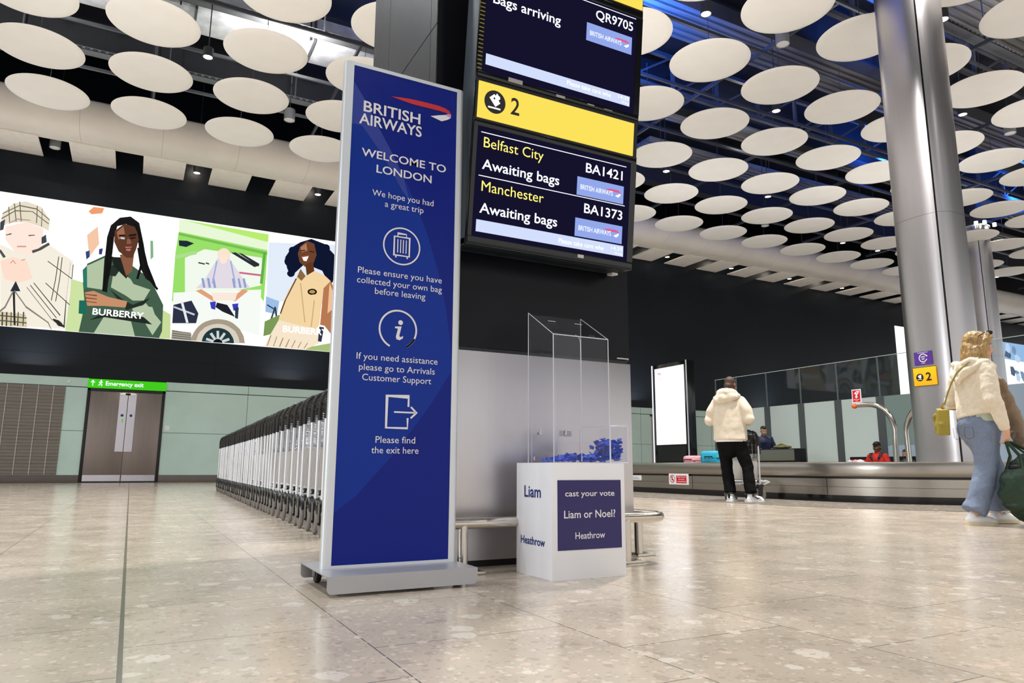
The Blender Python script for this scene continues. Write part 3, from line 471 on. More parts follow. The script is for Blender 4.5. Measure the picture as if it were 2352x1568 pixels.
# billboards on the black wall
ART=[("f6efe0",[(-3.5,6.13),(-3.2,6.0),(-2.46,6.3),(-1.84,5.9),(-1.84,4.03),(-3.27,3.99)]),("e9dfc8",[(-3.55,6.54),(-3.54,6.96),(-3.34,7.27),(-3.06,7.39),(-2.71,7.29),(-2.48,6.97),(-2.48,6.66),(-2.65,6.73),(-3.0,6.82),(-3.38,6.73)]),("ffe9dc",[(-3.44,6.62),(-3.0,6.82),(-2.6,6.7),(-2.58,6.28),(-2.82,5.94),(-3.15,5.95),(-3.4,6.27)]),("444850",[(-2.62,6.45),(-2.53,6.55),(-2.49,6.34),(-2.6,6.27)]),("444850",[(-3.56,6.72),(-3.46,6.82),(-3.47,6.53),(-3.54,6.49)]),("50524e",[(-2.77,5.99),(-2.6,6.1),(-2.62,6.16),(-2.8,6.06)]),("50524e",[(-2.61,6.09),(-2.41,6.28),(-2.45,6.34),(-2.65,6.15)]),("50524e",[(-3.51,5.95),(-3.39,5.77),(-3.34,5.81),(-3.47,5.99)]),("6a665c",[(-3.53,6.81),(-3.26,7.08),(-3.27,7.1),(-3.55,6.83)]),("6a665c",[(-3.27,7.07),(-2.88,7.12),(-2.89,7.14),(-3.28,7.1)]),("6a665c",[(-2.9,7.12),(-2.5,6.84),(-2.49,6.86),(-2.89,7.14)]),("6a665c",[(-3.53,6.95),(-3.18,7.24),(-3.19,7.26),(-3.54,6.97)]),("6a665c",[(-3.2,7.23),(-2.8,7.2),(-2.79,7.23),(-3.19,7.26)]),("6a665c",[(-2.81,7.21),(-2.49,6.95),(-2.48,6.97),(-2.8,7.23)]),("6a665c",[(-3.32,7.28),(-3.23,6.79),(-3.21,6.8),(-3.3,7.29)]),("6a665c",[(-3.21,7.35),(-3.12,6.81),(-3.1,6.82),(-3.19,7.36)]),("6a665c",[(-2.81,7.31),(-2.78,6.82),(-2.76,6.83),(-2.79,7.31)]),("6a665c",[(-2.69,7.25),(-2.66,6.75),(-2.64,6.75),(-2.68,7.26)]),("6a665c",[(-3.43,7.17),(-3.37,6.75),(-3.35,6.75),(-3.41,7.17)]),("b08a80",[(-3.37,6.7),(-3.19,6.86),(-3.2,6.88),(-3.38,6.72)]),("b08a80",[(-3.2,6.85),(-2.91,6.87),(-2.91,6.89),(-3.2,6.88)]),("3c3c3e",[(-3.4,6.38),(-3.28,6.43),(-3.29,6.46),(-3.4,6.4)]),("3c3c3e",[(-2.91,6.44),(-2.77,6.48),(-2.77,6.5),(-2.91,6.47)]),("d9a090",[(-3.13,6.1),(-2.93,6.13),(-2.93,6.17),(-3.13,6.14)]),("ffdfcd",[(-3.45,5.67),(-3.19,5.83),(-2.87,5.75),(-2.7,5.3),(-3.02,5.14),(-3.31,5.22)]),("c98f7d",[(-3.22,5.64),(-3.17,5.73),(-3.18,5.74),(-3.23,5.66)]),("c98f7d",[(-3.19,5.73),(-3.11,5.64),(-3.1,5.65),(-3.17,5.74)]),("c98f7d",[(-2.99,5.75),(-2.91,5.79),(-2.92,5.81),(-3.0,5.77)]),("d8cba8",[(-3.31,4.35),(-2.75,4.33),(-2.69,3.99),(-3.27,3.99)]),("44443e",[(-3.27,4.34),(-3.24,3.98),(-3.21,3.98),(-3.24,4.34)]),("44443e",[(-3.18,4.35),(-3.15,3.98),(-3.12,3.98),(-3.15,4.35)]),("44443e",[(-3.08,4.36),(-3.05,3.99),(-3.03,3.99),(-3.06,4.36)]),("44443e",[(-2.93,4.38),(-2.91,4.01),(-2.88,4.01),(-2.91,4.38)]),("44443e",[(-2.82,4.39),(-2.79,4.02),(-2.77,4.02),(-2.79,4.39)]),("55554c",[(-3.3,4.23),(-2.72,4.22),(-2.72,4.25),(-3.3,4.26)]),("55554c",[(-3.29,4.1),(-2.71,4.09),(-2.71,4.12),(-3.29,4.13)]),("5a564c",[(-2.19,5.98),(-2.2,5.36),(-2.18,5.36),(-2.17,5.98)]),("5a564c",[(-2.2,5.37),(-2.24,4.76),(-2.22,4.76),(-2.18,5.37)]),("5a564c",[(-2.11,5.97),(-2.11,5.37),(-2.09,5.37),(-2.09,5.97)]),("5a564c",[(-2.11,5.38),(-2.14,4.75),(-2.12,4.75),(-2.09,5.38)]),("5a564c",[(-1.91,5.86),(-1.91,4.8),(-1.89,4.8),(-1.89,5.86)]),("5a564c",[(-1.91,4.81),(-1.89,4.06),(-1.86,4.06),(-1.89,4.81)]),("5a564c",[(-1.84,5.81),(-1.83,4.81),(-1.81,4.81),(-1.82,5.81)]),("5a564c",[(-1.83,4.82),(-1.81,4.03),(-1.79,4.03),(-1.81,4.82)]),("5a564c",[(-2.81,5.05),(-2.16,4.23),(-2.15,4.24),(-2.8,5.06)]),("5a564c",[(-2.74,5.11),(-2.07,4.29),(-2.06,4.31),(-2.73,5.13)]),("5a564c",[(-2.67,5.18),(-2.0,4.37),(-1.98,4.39),(-2.66,5.2)]),("5a564c",[(-2.42,5.81),(-1.83,5.4),(-1.82,5.42),(-2.41,5.83)]),("5a564c",[(-2.41,5.21),(-1.81,4.68),(-1.8,4.7),(-2.4,5.23)]),("2c2c2e",[(-2.15,4.23),(-1.99,4.19),(-1.99,4.24),(-2.14,4.28)]),("2c2c2e",[(-2.12,4.2),(-1.96,4.16),(-1.95,4.21),(-2.11,4.24)]),("2c2c2e",[(-2.08,4.17),(-1.93,4.13),(-1.92,4.18),(-2.08,4.21)]),("2c2c2e",[(-2.05,4.13),(-1.9,4.1),(-1.89,4.14),(-2.05,4.18)]),("2c2c2e",[(-2.02,4.1),(-1.86,4.07),(-1.86,4.11),(-2.01,4.15)]),("2b3140",[(-3.15,4.9),(-3.06,5.19),(-2.93,4.93)]),("2c2c2e",[(-3.1,4.93),(-2.98,4.02),(-2.94,4.02),(-3.05,4.94)]),("8a8274",[(-3.07,4.92),(-2.77,4.51),(-2.75,4.53),(-3.05,4.94)]),("8a8274",[(-2.78,4.51),(-2.25,4.15),(-2.24,4.18),(-2.76,4.55)]),("8a8274",[(-2.26,4.17),(-2.16,3.98),(-2.14,3.98),(-2.24,4.19)]),("8a8274",[(-3.1,4.92),(-3.23,4.48),(-3.2,4.46),(-3.07,4.9)]),("8a8274",[(-3.22,4.5),(-3.33,4.36),(-3.3,4.33),(-3.19,4.47)]),("cfe3a4",[(-1.83,5.41),(-1.5,5.33),(-1.43,3.98),(-1.84,3.98)]),("c9dc9a",[(0.19,4.92),(0.65,4.69),(0.7,3.98),(0.25,3.98)]),("f0a070",[(-1.62,7.36),(-1.51,7.51),(-1.25,7.52),(-1.29,7.36),(-1.54,7.29)]),("f6c8a8",[(-1.59,6.68),(-1.36,6.97),(-1.28,6.48),(-1.48,6.07)]),("2f4a80",[(-1.58,6.21),(-1.49,6.26),(-1.47,6.08),(-1.54,5.99)]),("3a3a80",[(-1.27,6.33),(-1.18,6.37),(-1.19,6.19),(-1.26,6.18)]),("86b38c",[(-0.04,6.77),(0.03,6.77),(0.08,6.3),(0.01,6.21)]),("44604c",[(-1.51,5.88),(-1.07,6.2),(-0.59,6.08),(0.05,5.66),(0.44,4.94),(0.47,4.19),(0.41,3.98),(-1.53,3.98),(-1.46,4.73),(-1.56,5.33)]),("2a7a66",[(-1.6,5.69),(-1.47,5.89),(-1.45,5.22),(-1.53,5.15)]),("1f6d5c",[(-1.6,4.84),(-1.42,4.86),(-1.4,4.47),(-1.58,4.48)]),("b4c6a6",[(-1.51,5.82),(-1.12,6.1),(-1.09,5.2),(-1.45,5.22)]),("b4c6a6",[(-0.86,5.85),(-0.44,5.59),(-0.06,5.01),(-0.39,5.04),(-0.89,5.29)]),("b4c6a6",[(-1.18,3.98),(-0.97,4.48),(-0.33,4.42),(-0.19,3.98)]),("b4c6a6",[(-0.06,5.01),(0.43,4.44),(0.24,4.05),(-0.14,4.63)]),("b4c6a6",[(-0.81,5.3),(-0.33,4.98),(-0.06,5.01),(0.08,5.34),(-0.42,5.47)]),("b4c6a6",[(-0.37,4.85),(0.17,4.85),(0.31,4.49),(-0.24,4.56)]),("27332c",[(-0.99,5.89),(-0.63,6.0),(-0.81,5.61),(-0.97,5.62)]),("26302a",[(-0.91,5.23),(-0.54,4.96),(-0.32,4.86),(0.1,5.11),(-0.05,4.89),(-0.46,4.69)]),("222b26",[(-1.32,4.32),(-0.88,4.65),(-0.02,4.54),(0.21,4.35),(-0.33,4.39),(-0.97,4.44)]),("1f2622",[(-0.96,6.15),(-0.43,6.2),(-0.46,5.84),(-0.54,5.58),(-0.87,5.89)]),("8a5a42",[(-0.76,6.24),(-0.41,6.36),(-0.42,5.82),(-0.55,5.65)]),("1b1919",[(-1.11,6.69),(-1.05,7.05),(-0.85,7.31),(-0.59,7.39),(-0.36,7.24),(-0.2,6.65),(-0.06,6.03),(0.11,5.54),(-0.06,5.64),(-0.23,5.94),(-0.33,6.63),(-0.45,6.99),(-0.68,7.15),(-0.89,7.05),(-0.94,6.72),(-0.94,6.28),(-0.96,5.77),(-0.97,5.13),(-1.08,5.17),(-1.11,6.0)]),("5e3a2a",[(-0.94,6.91),(-0.73,7.15),(-0.43,7.1),(-0.33,6.75),(-0.37,6.47),(-0.44,6.2),(-0.59,6.18),(-0.8,6.34),(-0.93,6.6)]),("a06c52",[(-0.89,6.88),(-0.74,7.08),(-0.67,6.79),(-0.83,6.67)]),("8a5a44",[(-0.62,6.73),(-0.55,6.74),(-0.5,6.6),(-0.62,6.57)]),("1d1412",[(-0.83,6.76),(-0.67,6.79),(-0.68,6.84),(-0.83,6.81)]),("1d1412",[(-0.58,6.8),(-0.4,6.86),(-0.41,6.91),(-0.59,6.85)]),("c9d4e0",[(-0.78,6.7),(-0.68,6.7),(-0.68,6.75),(-0.78,6.75)]),("2a1a16",[(-0.55,6.72),(-0.41,6.77),(-0.42,6.82),(-0.56,6.77)]),("b87068",[(-0.65,6.49),(-0.48,6.52),(-0.52,6.38),(-0.61,6.38)]),("3a2018",[(-0.66,6.42),(-0.46,6.47),(-0.47,6.49),(-0.66,6.44)]),("151515",[(-0.33,6.76),(-0.18,6.18),(-0.12,6.2),(-0.27,6.78)]),("151515",[(-0.18,6.2),(0.0,5.63),(0.06,5.65),(-0.13,6.23)]),("151515",[(-0.0,5.64),(0.24,5.34),(0.28,5.39),(0.04,5.69)]),("151515",[(-1.09,6.59),(-1.06,5.87),(-1.01,5.88),(-1.03,6.59)]),("151515",[(-1.06,5.9),(-1.09,5.16),(-1.04,5.15),(-1.01,5.9)]),("151515",[(-0.35,6.5),(-0.23,5.96),(-0.18,5.97),(-0.29,6.52)]),("151515",[(-0.24,6.0),(-0.3,5.61),(-0.24,5.6),(-0.18,5.99)]),("151515",[(-0.27,6.64),(-0.08,6.0),(-0.03,6.02),(-0.22,6.66)]),("151515",[(-0.09,6.02),(0.15,5.45),(0.21,5.49),(-0.04,6.05)]),("151515",[(-1.04,6.72),(-0.99,6.01),(-0.93,6.01),(-0.99,6.73)]),("151515",[(-0.99,6.04),(-1.02,5.51),(-0.96,5.51),(-0.93,6.04)]),("151515",[(-0.5,7.17),(-0.33,6.85),(-0.27,6.89),(-0.44,7.21)]),("151515",[(-0.34,6.89),(-0.25,6.36),(-0.19,6.38),(-0.28,6.91)]),("c9906c",[(-1.49,5.07),(-1.29,5.14),(-0.92,5.01),(-0.46,4.94),(-0.49,4.76),(-1.0,4.75),(-1.4,4.71)]),("6a3f2c",[(-1.48,5.01),(-1.2,5.0),(-1.2,5.03),(-1.48,5.03)]),("6a3f2c",[(-1.47,4.91),(-1.19,4.91),(-1.19,4.93),(-1.47,4.94)]),("6a3f2c",[(-1.46,4.82),(-1.19,4.81),(-1.18,4.83),(-1.46,4.84)]),("9be06a",[(0.67,7.17),(3.16,6.96),(3.15,5.35),(2.93,5.6),(0.65,5.07),(0.63,6.51)]),("e9f8d8",[(0.65,7.53),(3.15,7.44),(3.16,6.96),(0.67,7.15)]),("b9ee70",[(0.68,7.53),(3.16,7.47),(3.16,7.22),(1.7,7.41)]),("f1faec",[(0.89,6.39),(1.39,6.73),(2.24,6.72),(3.01,6.7),(3.04,5.84),(0.99,5.11)]),("f7fbf5",[(0.67,5.33),(3.05,5.71),(3.09,4.3),(1.91,4.52),(0.72,4.4)]),("74c050",[(0.66,7.05),(3.15,6.81),(3.16,6.9),(0.67,7.12)]),("b0de90",[(0.66,6.33),(1.2,6.55),(1.17,6.65),(0.63,6.43)]),("63b04a",[(3.04,6.89),(3.0,5.89),(3.08,5.89),(3.12,6.89)]),("2a3034",[(2.12,6.73),(2.25,6.76),(2.92,6.43),(2.81,6.38)]),("2a3034",[(2.32,6.75),(2.43,6.75),(2.95,6.5),(2.93,6.41)]),("1f2a3a",[(0.69,6.89),(0.91,6.91),(1.1,6.86),(0.9,6.72),(0.71,6.73)]),("3b3b3b",[(1.25,6.28),(1.43,6.26),(1.44,6.3),(1.26,6.32)]),("3b3b3b",[(1.45,6.3),(1.55,6.28),(1.55,6.32),(1.46,6.34)]),("d06a90",[(2.39,6.12),(3.01,6.12),(3.01,6.18),(2.39,6.18)]),("e3dbe6",[(1.44,5.77),(1.77,6.52),(2.08,6.56),(2.56,5.92),(2.75,5.71),(1.25,5.53)]),("fae6d0",[(2.11,6.68),(2.1,6.62),(2.08,6.56),(2.04,6.51),(1.99,6.48),(1.94,6.46),(1.88,6.46),(1.83,6.48),(1.79,6.52),(1.76,6.57),(1.75,6.62),(1.75,6.68),(1.77,6.74),(1.81,6.78),(1.86,6.82),(1.91,6.84),(1.97,6.84),(2.02,6.82),(2.06,6.78),(2.09,6.73)]),("ffe6d8",[(2.03,6.5),(2.03,6.46),(2.02,6.42),(2.0,6.39),(1.97,6.37),(1.93,6.36),(1.9,6.36),(1.87,6.37),(1.84,6.4),(1.83,6.43),(1.82,6.47),(1.82,6.51),(1.83,6.55),(1.85,6.59),(1.88,6.61),(1.92,6.62),(1.95,6.62),(1.98,6.61),(2.01,6.58),(2.03,6.54)]),("8fa2d0",[(1.37,5.84),(1.44,5.56),(1.5,5.58),(1.43,5.86)]),("8fa2d0",[(1.52,5.86),(1.59,5.58),(1.65,5.6),(1.58,5.88)]),("8fa2d0",[(1.66,5.87),(1.73,5.59),(1.79,5.61),(1.72,5.89)]),("8fa2d0",[(2.2,5.94),(2.27,5.66),(2.33,5.68),(2.26,5.96)]),("8fa2d0",[(2.36,5.96),(2.43,5.68),(2.49,5.7),(2.41,5.98)]),("8fa2d0",[(2.5,5.98),(2.57,5.7),(2.63,5.72),(2.56,6.0)]),("9fb0d8",[(1.73,6.42),(1.66,5.73),(1.7,5.73),(1.77,6.42)]),("9fb0d8",[(2.11,6.47),(2.28,5.8),(2.32,5.81),(2.15,6.48)]),("e2a27c",[(1.25,5.45),(1.74,5.19),(1.86,5.26),(1.39,5.52)]),("e2a27c",[(2.68,5.62),(2.34,5.26),(2.19,5.3),(2.53,5.66)]),("fbe9dc",[(1.67,5.45),(2.38,5.53),(2.34,5.29),(1.74,5.22)]),("3a3ec0",[(1.65,5.16),(1.81,5.2),(1.81,4.95),(1.7,4.97)]),("3a3ec0",[(2.26,5.17),(2.43,5.21),(2.43,4.98),(2.31,4.98)]),("20222c",[(1.84,5.17),(2.13,5.13),(2.37,4.79),(2.02,4.91),(1.81,5.03)]),("2a3a55",[(2.35,5.08),(2.45,5.09),(2.45,4.74),(2.37,4.76)]),("2d3246",[(0.7,4.97),(1.16,5.15),(1.37,4.79),(1.33,4.5),(0.71,4.44)]),("c8cfd8",[(0.71,4.89),(1.26,4.72),(1.28,4.77),(0.72,4.94)]),("e9ecf0",[(0.88,5.07),(1.07,4.48),(1.13,4.5),(0.94,5.1)]),("a39f92",[(0.72,4.25),(1.23,4.19),(1.25,3.98),(0.72,3.98)]),("5a564c",[(0.73,4.21),(1.21,4.19),(1.22,4.21),(0.73,4.23)]),("5a564c",[(0.74,4.14),(1.22,4.12),(1.22,4.14),(0.74,4.16)]),("5a564c",[(0.74,4.08),(1.22,4.06),(1.22,4.08),(0.74,4.1)]),("5a564c",[(0.75,4.02),(1.23,4.0),(1.23,4.02),(0.75,4.04)]),("a89c88",[(1.23,3.98),(1.23,4.01),(1.25,4.12),(1.29,4.23),(1.34,4.33),(1.4,4.42),(1.48,4.5),(1.57,4.57),(1.68,4.62),(1.78,4.66),(1.9,4.68),(2.01,4.68),(2.13,4.67),(2.24,4.64),(2.34,4.59),(2.43,4.52),(2.52,4.44),(2.58,4.35),(2.64,4.25),(2.67,4.14),(2.69,4.03)]),("d8d0c2",[(1.37,3.98),(1.37,4.0),(1.39,4.09),(1.41,4.18),(1.45,4.26),(1.51,4.33),(1.57,4.4),(1.65,4.45),(1.73,4.49),(1.82,4.52),(1.91,4.54),(2.0,4.54),(2.09,4.53),(2.18,4.5),(2.26,4.46),(2.34,4.41),(2.41,4.35),(2.46,4.27),(2.5,4.19),(2.53,4.1),(2.54,4.01)]),("22383c",[(1.52,3.98),(1.52,4.0),(1.53,4.07),(1.55,4.14),(1.58,4.2),(1.62,4.26),(1.67,4.31),(1.72,4.35),(1.78,4.39),(1.85,4.41),(1.92,4.42),(1.98,4.42),(2.05,4.41),(2.12,4.39),(2.18,4.36),(2.24,4.32),(2.28,4.27),(2.32,4.21),(2.36,4.14),(2.38,4.07),(2.39,4.0)]),("cfd6d6",[(1.86,4.04),(1.64,4.1),(1.62,4.03),(1.84,3.98)]),("cfd6d6",[(1.91,4.08),(1.77,4.27),(1.71,4.22),(1.86,4.03)]),("cfd6d6",[(1.98,4.08),(1.96,4.33),(1.89,4.33),(1.91,4.08)]),("cfd6d6",[(2.03,4.05),(2.15,4.26),(2.09,4.3),(1.97,4.09)]),("cfd6d6",[(2.06,3.98),(2.27,4.08),(2.24,4.15),(2.03,4.05)]),("10181a",[(1.82,3.98),(1.82,3.98),(1.82,3.99),(1.83,4.01),(1.84,4.03),(1.85,4.04),(1.87,4.06),(1.88,4.07),(1.9,4.08),(1.92,4.09),(1.94,4.09),(1.96,4.09),(1.98,4.09),(2.0,4.08),(2.02,4.07),(2.03,4.06),(2.05,4.05),(2.06,4.03),(2.07,4.01),(2.08,3.99),(2.08,3.98)]),("e4edfa",[(3.17,7.22),(5.21,7.45),(5.22,5.48),(3.22,5.39)]),("9fc0e6",[(3.2,5.52),(3.6,5.41),(3.56,4.99),(3.21,5.04)]),("2f4a70",[(3.24,5.24),(3.52,5.1),(3.53,5.14),(3.26,5.28)]),("33404a",[(3.41,4.78),(3.51,5.22),(3.47,5.23),(3.36,4.8)]),("33404a",[(3.46,5.22),(3.54,4.8),(3.59,4.81),(3.51,5.23)]),("7d9a58",[(3.21,4.74),(3.63,5.0),(3.66,4.46),(3.2,4.29)]),("a9c07a",[(4.31,4.01),(5.21,4.25),(5.21,3.98),(4.31,3.98)]),("0f1630",[(4.12,7.37),(4.45,7.53),(4.86,7.43),(5.2,7.12),(5.22,6.33),(5.07,6.14),(4.84,6.54),(4.29,6.69),(4.07,6.43),(3.89,6.21),(3.76,6.49),(3.69,6.82),(3.87,7.16)]),("0f1630",[(3.91,6.72),(3.89,6.62),(3.83,6.56),(3.76,6.55),(3.7,6.6),(3.67,6.68),(3.69,6.78),(3.74,6.84),(3.82,6.85),(3.88,6.8)]),("0f1630",[(4.01,6.34),(3.99,6.27),(3.93,6.22),(3.86,6.21),(3.8,6.25),(3.77,6.31),(3.79,6.37),(3.85,6.42),(3.92,6.43),(3.98,6.4)]),("0f1630",[(5.24,6.91),(5.22,6.78),(5.15,6.7),(5.07,6.69),(4.99,6.75),(4.96,6.87),(4.98,6.99),(5.05,7.07),(5.13,7.08),(5.2,7.02)]),("0f1630",[(5.21,6.33),(5.19,6.22),(5.13,6.15),(5.06,6.15),(4.99,6.2),(4.96,6.3),(4.98,6.4),(5.04,6.47),(5.12,6.48),(5.18,6.42)]),("0f1630",[(4.02,7.08),(4.0,7.01),(3.94,6.95),(3.87,6.94),(3.81,6.98),(3.78,7.05),(3.8,7.13),(3.86,7.18),(3.93,7.19),(3.99,7.15)]),("0f1630",[(5.05,7.31),(5.03,7.22),(4.96,7.16),(4.88,7.15),(4.81,7.19),(4.78,7.27),(4.8,7.36),(4.86,7.42),(4.95,7.43),(5.02,7.39)]),("6f432c",[(4.12,7.23),(4.32,7.44),(4.55,7.38),(4.64,7.03),(4.55,6.72),(4.31,6.59),(4.13,6.72),(4.06,6.99)]),("b0785a",[(4.13,7.2),(4.3,7.37),(4.35,7.13),(4.17,7.04)]),("231410",[(4.13,7.07),(4.28,7.11),(4.27,7.14),(4.13,7.1)]),("231410",[(4.41,7.1),(4.56,7.09),(4.56,7.12),(4.41,7.13)]),("fffaf4",[(4.19,6.9),(4.4,6.96),(4.34,6.78),(4.25,6.78)]),("b0504a",[(4.17,6.88),(4.42,6.96),(4.41,6.99),(4.17,6.91)]),("64381f",[(4.31,6.67),(4.53,6.79),(4.61,6.45),(4.38,6.26)]),("f4d6a4",[(4.05,6.18),(4.17,6.5),(4.34,6.3),(4.6,6.5),(4.92,6.4),(5.12,6.24),(4.91,5.98),(4.84,4.78),(4.7,4.59),(3.61,4.82),(3.66,5.17),(3.82,5.73)]),("8a6a44",[(4.17,6.51),(4.34,6.3),(4.22,6.13),(4.08,6.24)]),("5d4630",[(4.04,6.19),(3.75,5.45),(3.78,5.44),(4.08,6.18)]),("5d4630",[(3.75,5.46),(3.63,5.03),(3.67,5.02),(3.79,5.46)]),("caa878",[(4.18,6.06),(4.38,4.83),(4.41,4.83),(4.21,6.06)]),("caa878",[(4.63,5.56),(4.58,4.71),(4.61,4.71),(4.66,5.56)]),("b87a52",[(5.12,6.24),(5.24,6.02),(5.28,5.48),(5.27,4.47),(5.0,4.78),(4.86,4.8),(4.91,5.98)]),("f0c09a",[(5.09,6.17),(5.2,5.93),(5.23,5.34),(5.07,5.18)]),("f7e6cc",[(3.61,4.82),(4.8,4.64),(4.89,4.23),(4.44,3.98),(3.25,3.98),(3.37,4.3)]),("a08868",[(3.4,4.34),(3.32,4.01),(3.34,4.0),(3.43,4.34)]),("a08868",[(3.58,4.32),(3.5,4.01),(3.52,4.0),(3.6,4.31)]),("a08868",[(3.76,4.29),(3.67,4.01),(3.7,4.0),(3.79,4.29)]),("a08868",[(3.95,4.27),(3.85,4.01),(3.88,4.0),(3.97,4.26)]),("a08868",[(4.13,4.25),(4.03,4.01),(4.05,4.0),(4.15,4.24)]),("a08868",[(4.31,4.22),(4.22,4.02),(4.24,4.01),(4.33,4.21)]),("a08868",[(4.5,4.2),(4.4,4.02),(4.42,4.01),(4.52,4.19)]),("30354a",[(4.84,4.74),(4.99,4.73),(4.93,4.26),(4.82,4.28)]),("17130e",[(4.71,5.84),(4.71,5.81),(4.69,5.78),(4.66,5.75),(4.62,5.74),(4.57,5.73),(4.53,5.72),(4.48,5.73),(4.45,5.75),(4.43,5.78),(4.42,5.81),(4.43,5.84),(4.44,5.87),(4.48,5.89),(4.52,5.91),(4.56,5.92),(4.61,5.92),(4.65,5.91),(4.68,5.89),(4.7,5.87)]),("b89a60",[(4.66,5.83),(4.66,5.82),(4.64,5.8),(4.62,5.78),(4.6,5.77),(4.57,5.77),(4.54,5.77),(4.51,5.77),(4.49,5.78),(4.48,5.79),(4.47,5.81),(4.48,5.83),(4.49,5.85),(4.51,5.86),(4.53,5.87),(4.56,5.88),(4.59,5.88),(4.62,5.87),(4.64,5.86),(4.65,5.85)])]
bb = thing('billboard', 'long bright fashion billboard with four portraits on the black wall left of the banner', 'billboard', (-4, YW-.06, 3.975))
part('light_panel', MB().box(-14, 5.75, YW-.078, YW-.061, 3.975, 7.557), M['bb_white'], bb)
cols = {}; groups = (('checked_coat_portrait', -99, .0), ('green_coat_portrait', 0, 1), ('van_portrait', 1, 2), ('gilet_portrait', 2, 3))
bins = {g[0]: ([], []) for g in groups}
def pcol(x): return 0 if x < -1.98 else (1 if x < .66 else (2 if x < 3.2 else 3))
for c, pts in ART:
    cx = sum(p[0] for p in pts)/len(pts); bins[groups[pcol(cx)][0]][0].append((c, pts))
for gi, (nm, _, _) in enumerate(groups):
    mb = MB(); mats = []; idx = {}
    for li, (c, pts) in enumerate(bins[nm][0]):
        if c not in idx: idx[c] = len(mats); mats.append(emit('print_'+c, c, 1.0) if 'print_'+c not in bpy.data.materials else bpy.data.materials['print_'+c])
        flat(mb, pts, (0, YW-.0785, 0), UX, VZ, .0008+.0004*li, idx[c])
    pr = part(nm, mb, mats, bb)
    if gi in (1, 3):
        mb = MB()
        if gi == 1: put_text(mb, 'BURBERRY', (0, YW-.11, 0), UX, VZ, -1.26, -.02, 4.48, .18, bold=.02)
        else: put_text(mb, 'BURBERRY', (0, YW-.11, 0), UX, VZ, 3.75, 5.1, 4.47, .2, bold=.02)
        part('lettering', mb, M['bb_white'], pr)
b2 = thing('billboard', 'far bright billboard on the black wall beside the steel column', 'billboard', (40, YW-.06, 3.975))
part('light_panel', MB().box(33.4, 58, YW-.078, YW-.061, 3.975, 7.557), M['bb_white'], b2)
mb = MB()
random.seed(3)
for x0, x1, z0, z1, m_ in ((43.2, 47, 4.2, 7.3, 0), (36, 36.5, 4.3, 4.9, 1)):
    for k in range(22 if m_ == 0 else 3):
        cx, cz = random.uniform(x0, x1), random.uniform(z0, z1); r = random.uniform(.12, .42)
        flat(mb, [(cx+r*random.uniform(.5, 1.3)*math.cos(a), cz+r*random.uniform(.5, 1.4)*math.sin(a)) for a in (0, 1.3, 2.4, 3.6, 5)], (0, YW-.079, 0), UX, VZ, .001+.0004*k, k % 3)
flat(mb, [(42.8, 6.6), (58, 6.2), (58, 7.55), (42.8, 7.55)], (0, YW-.079, 0), UX, VZ, .0006, 3)
part('portrait_print', mb, [emit('print_steel_blue', '7d97b8', 1), emit('print_ice', 'cfe0f6', 1), emit('print_slate', '4d5f78', 1), emit('print_sky', '9cc4f0', 1)], b2)

# ceiling: bulkhead beam, white strip panels, deck, services
prof = [(20.9, 8.79), (20.2, 8.725), (19.95, 8.76), (19.72, 8.86), (19.56, 9.02), (19.5, 9.22), (19.56, 9.42), (19.75, 9.55), (20.3, 9.6), (20.9, 9.6)]
mb = MB(); mb.prism([(p[0], p[1]) for p in prof], (-34, 0, 0), (0, 1, 0), (0, 0, 1), 96); o = struct('trim_4', mb, M['bulkhead']); o.data.set_sharp_from_angle(angle=.9)
for k in range(-5, 34):
    x = -2.133+1.7385*k
    if not (-8 < x < 52): continue
    struct('trim_%d' % (10+k), MB().box(x, x+1.062, 20.72, YW-.02, 8.735, 8.775, b=.006), M['white_panel'])
mb = MB(); mb.box(-34, 62, -26, 22.3, 12.4, 12.6); struct('ceiling', mb, M['deck'])
mb = MB(); mb.box(-34, 62, 20.75, YW, 9.9, 9.95); struct('ceiling_strip_void', mb, M['deck'])
# profiled deck rafts under the roof
n = 0
for x0, x1, y0, y1 in ((-14, 5, 12.2, 13.2), (6.2, 20, 7.2, 9.2), (6.2, 40, 11.0, 12.4), (8, 46, 14.6, 15.8), (9, 40, 3.2, 5.6), (14, 50, 17.0, 18.2)):
    n += 1; mb = MB(); mb.box(x0, x1, y0, y1, 11.0, 11.06)
    k = int((y1-y0)/.2)
    for i in range(k): mb.box(x0, x1, y0+.2*i+.03, y0+.2*i+.13, 10.94, 11.0)
    struct('trim_%d' % (100+n), mb, M['raft'])
# deep I beams along X, lattice struts both ways
for i, y in enumerate((2.2, 6.4, 10.2, 14.0, 18.4)):
    xl = 5.5 if i == 3 else -34; mb = MB(); mb.box(xl, 62, y-.02, y+.02, 10.2, 11.6); mb.box(xl, 62, y-.18, y+.18, 10.16, 10.22); mb.box(xl, 62, y-.18, y+.18, 11.58, 11.64); struct('trim_%d' % (120+i), mb, M['beam'])
for i in range(22):
    x = -12.3+2.0047*2*i/1.0*0.5*2
    if x > 48: break
    struct('trim_%d' % (140+i), MB().box(x-.03, x+.03, -4, 19.4, 9.62, 9.70), M['strut'])
for i in range(10):
    y = 17.75-1.971*i+.35
    struct('trim_%d' % (170+i), MB().box(-20, 56, y-.025, y+.025, 9.54, 9.61), M['strut'])
for i, y in enumerate((13.0, 8.9)):                # lattice trusses
    mb = MB()
    for z in (9.95, 10.9): mb.box(5.5, 50, y-.05, y+.05, z-.05, z+.05)
    for k in range(30):
        x = 5.5+1.5*k; mb.box(x-.04, x+.04, y-.04, y+.04, 9.95, 10.9); mb.tube([(x, y, 9.95), (x+1.5, y, 10.9)], .03, 5)
    struct('trim_%d' % (190+i), mb, M['strut'])
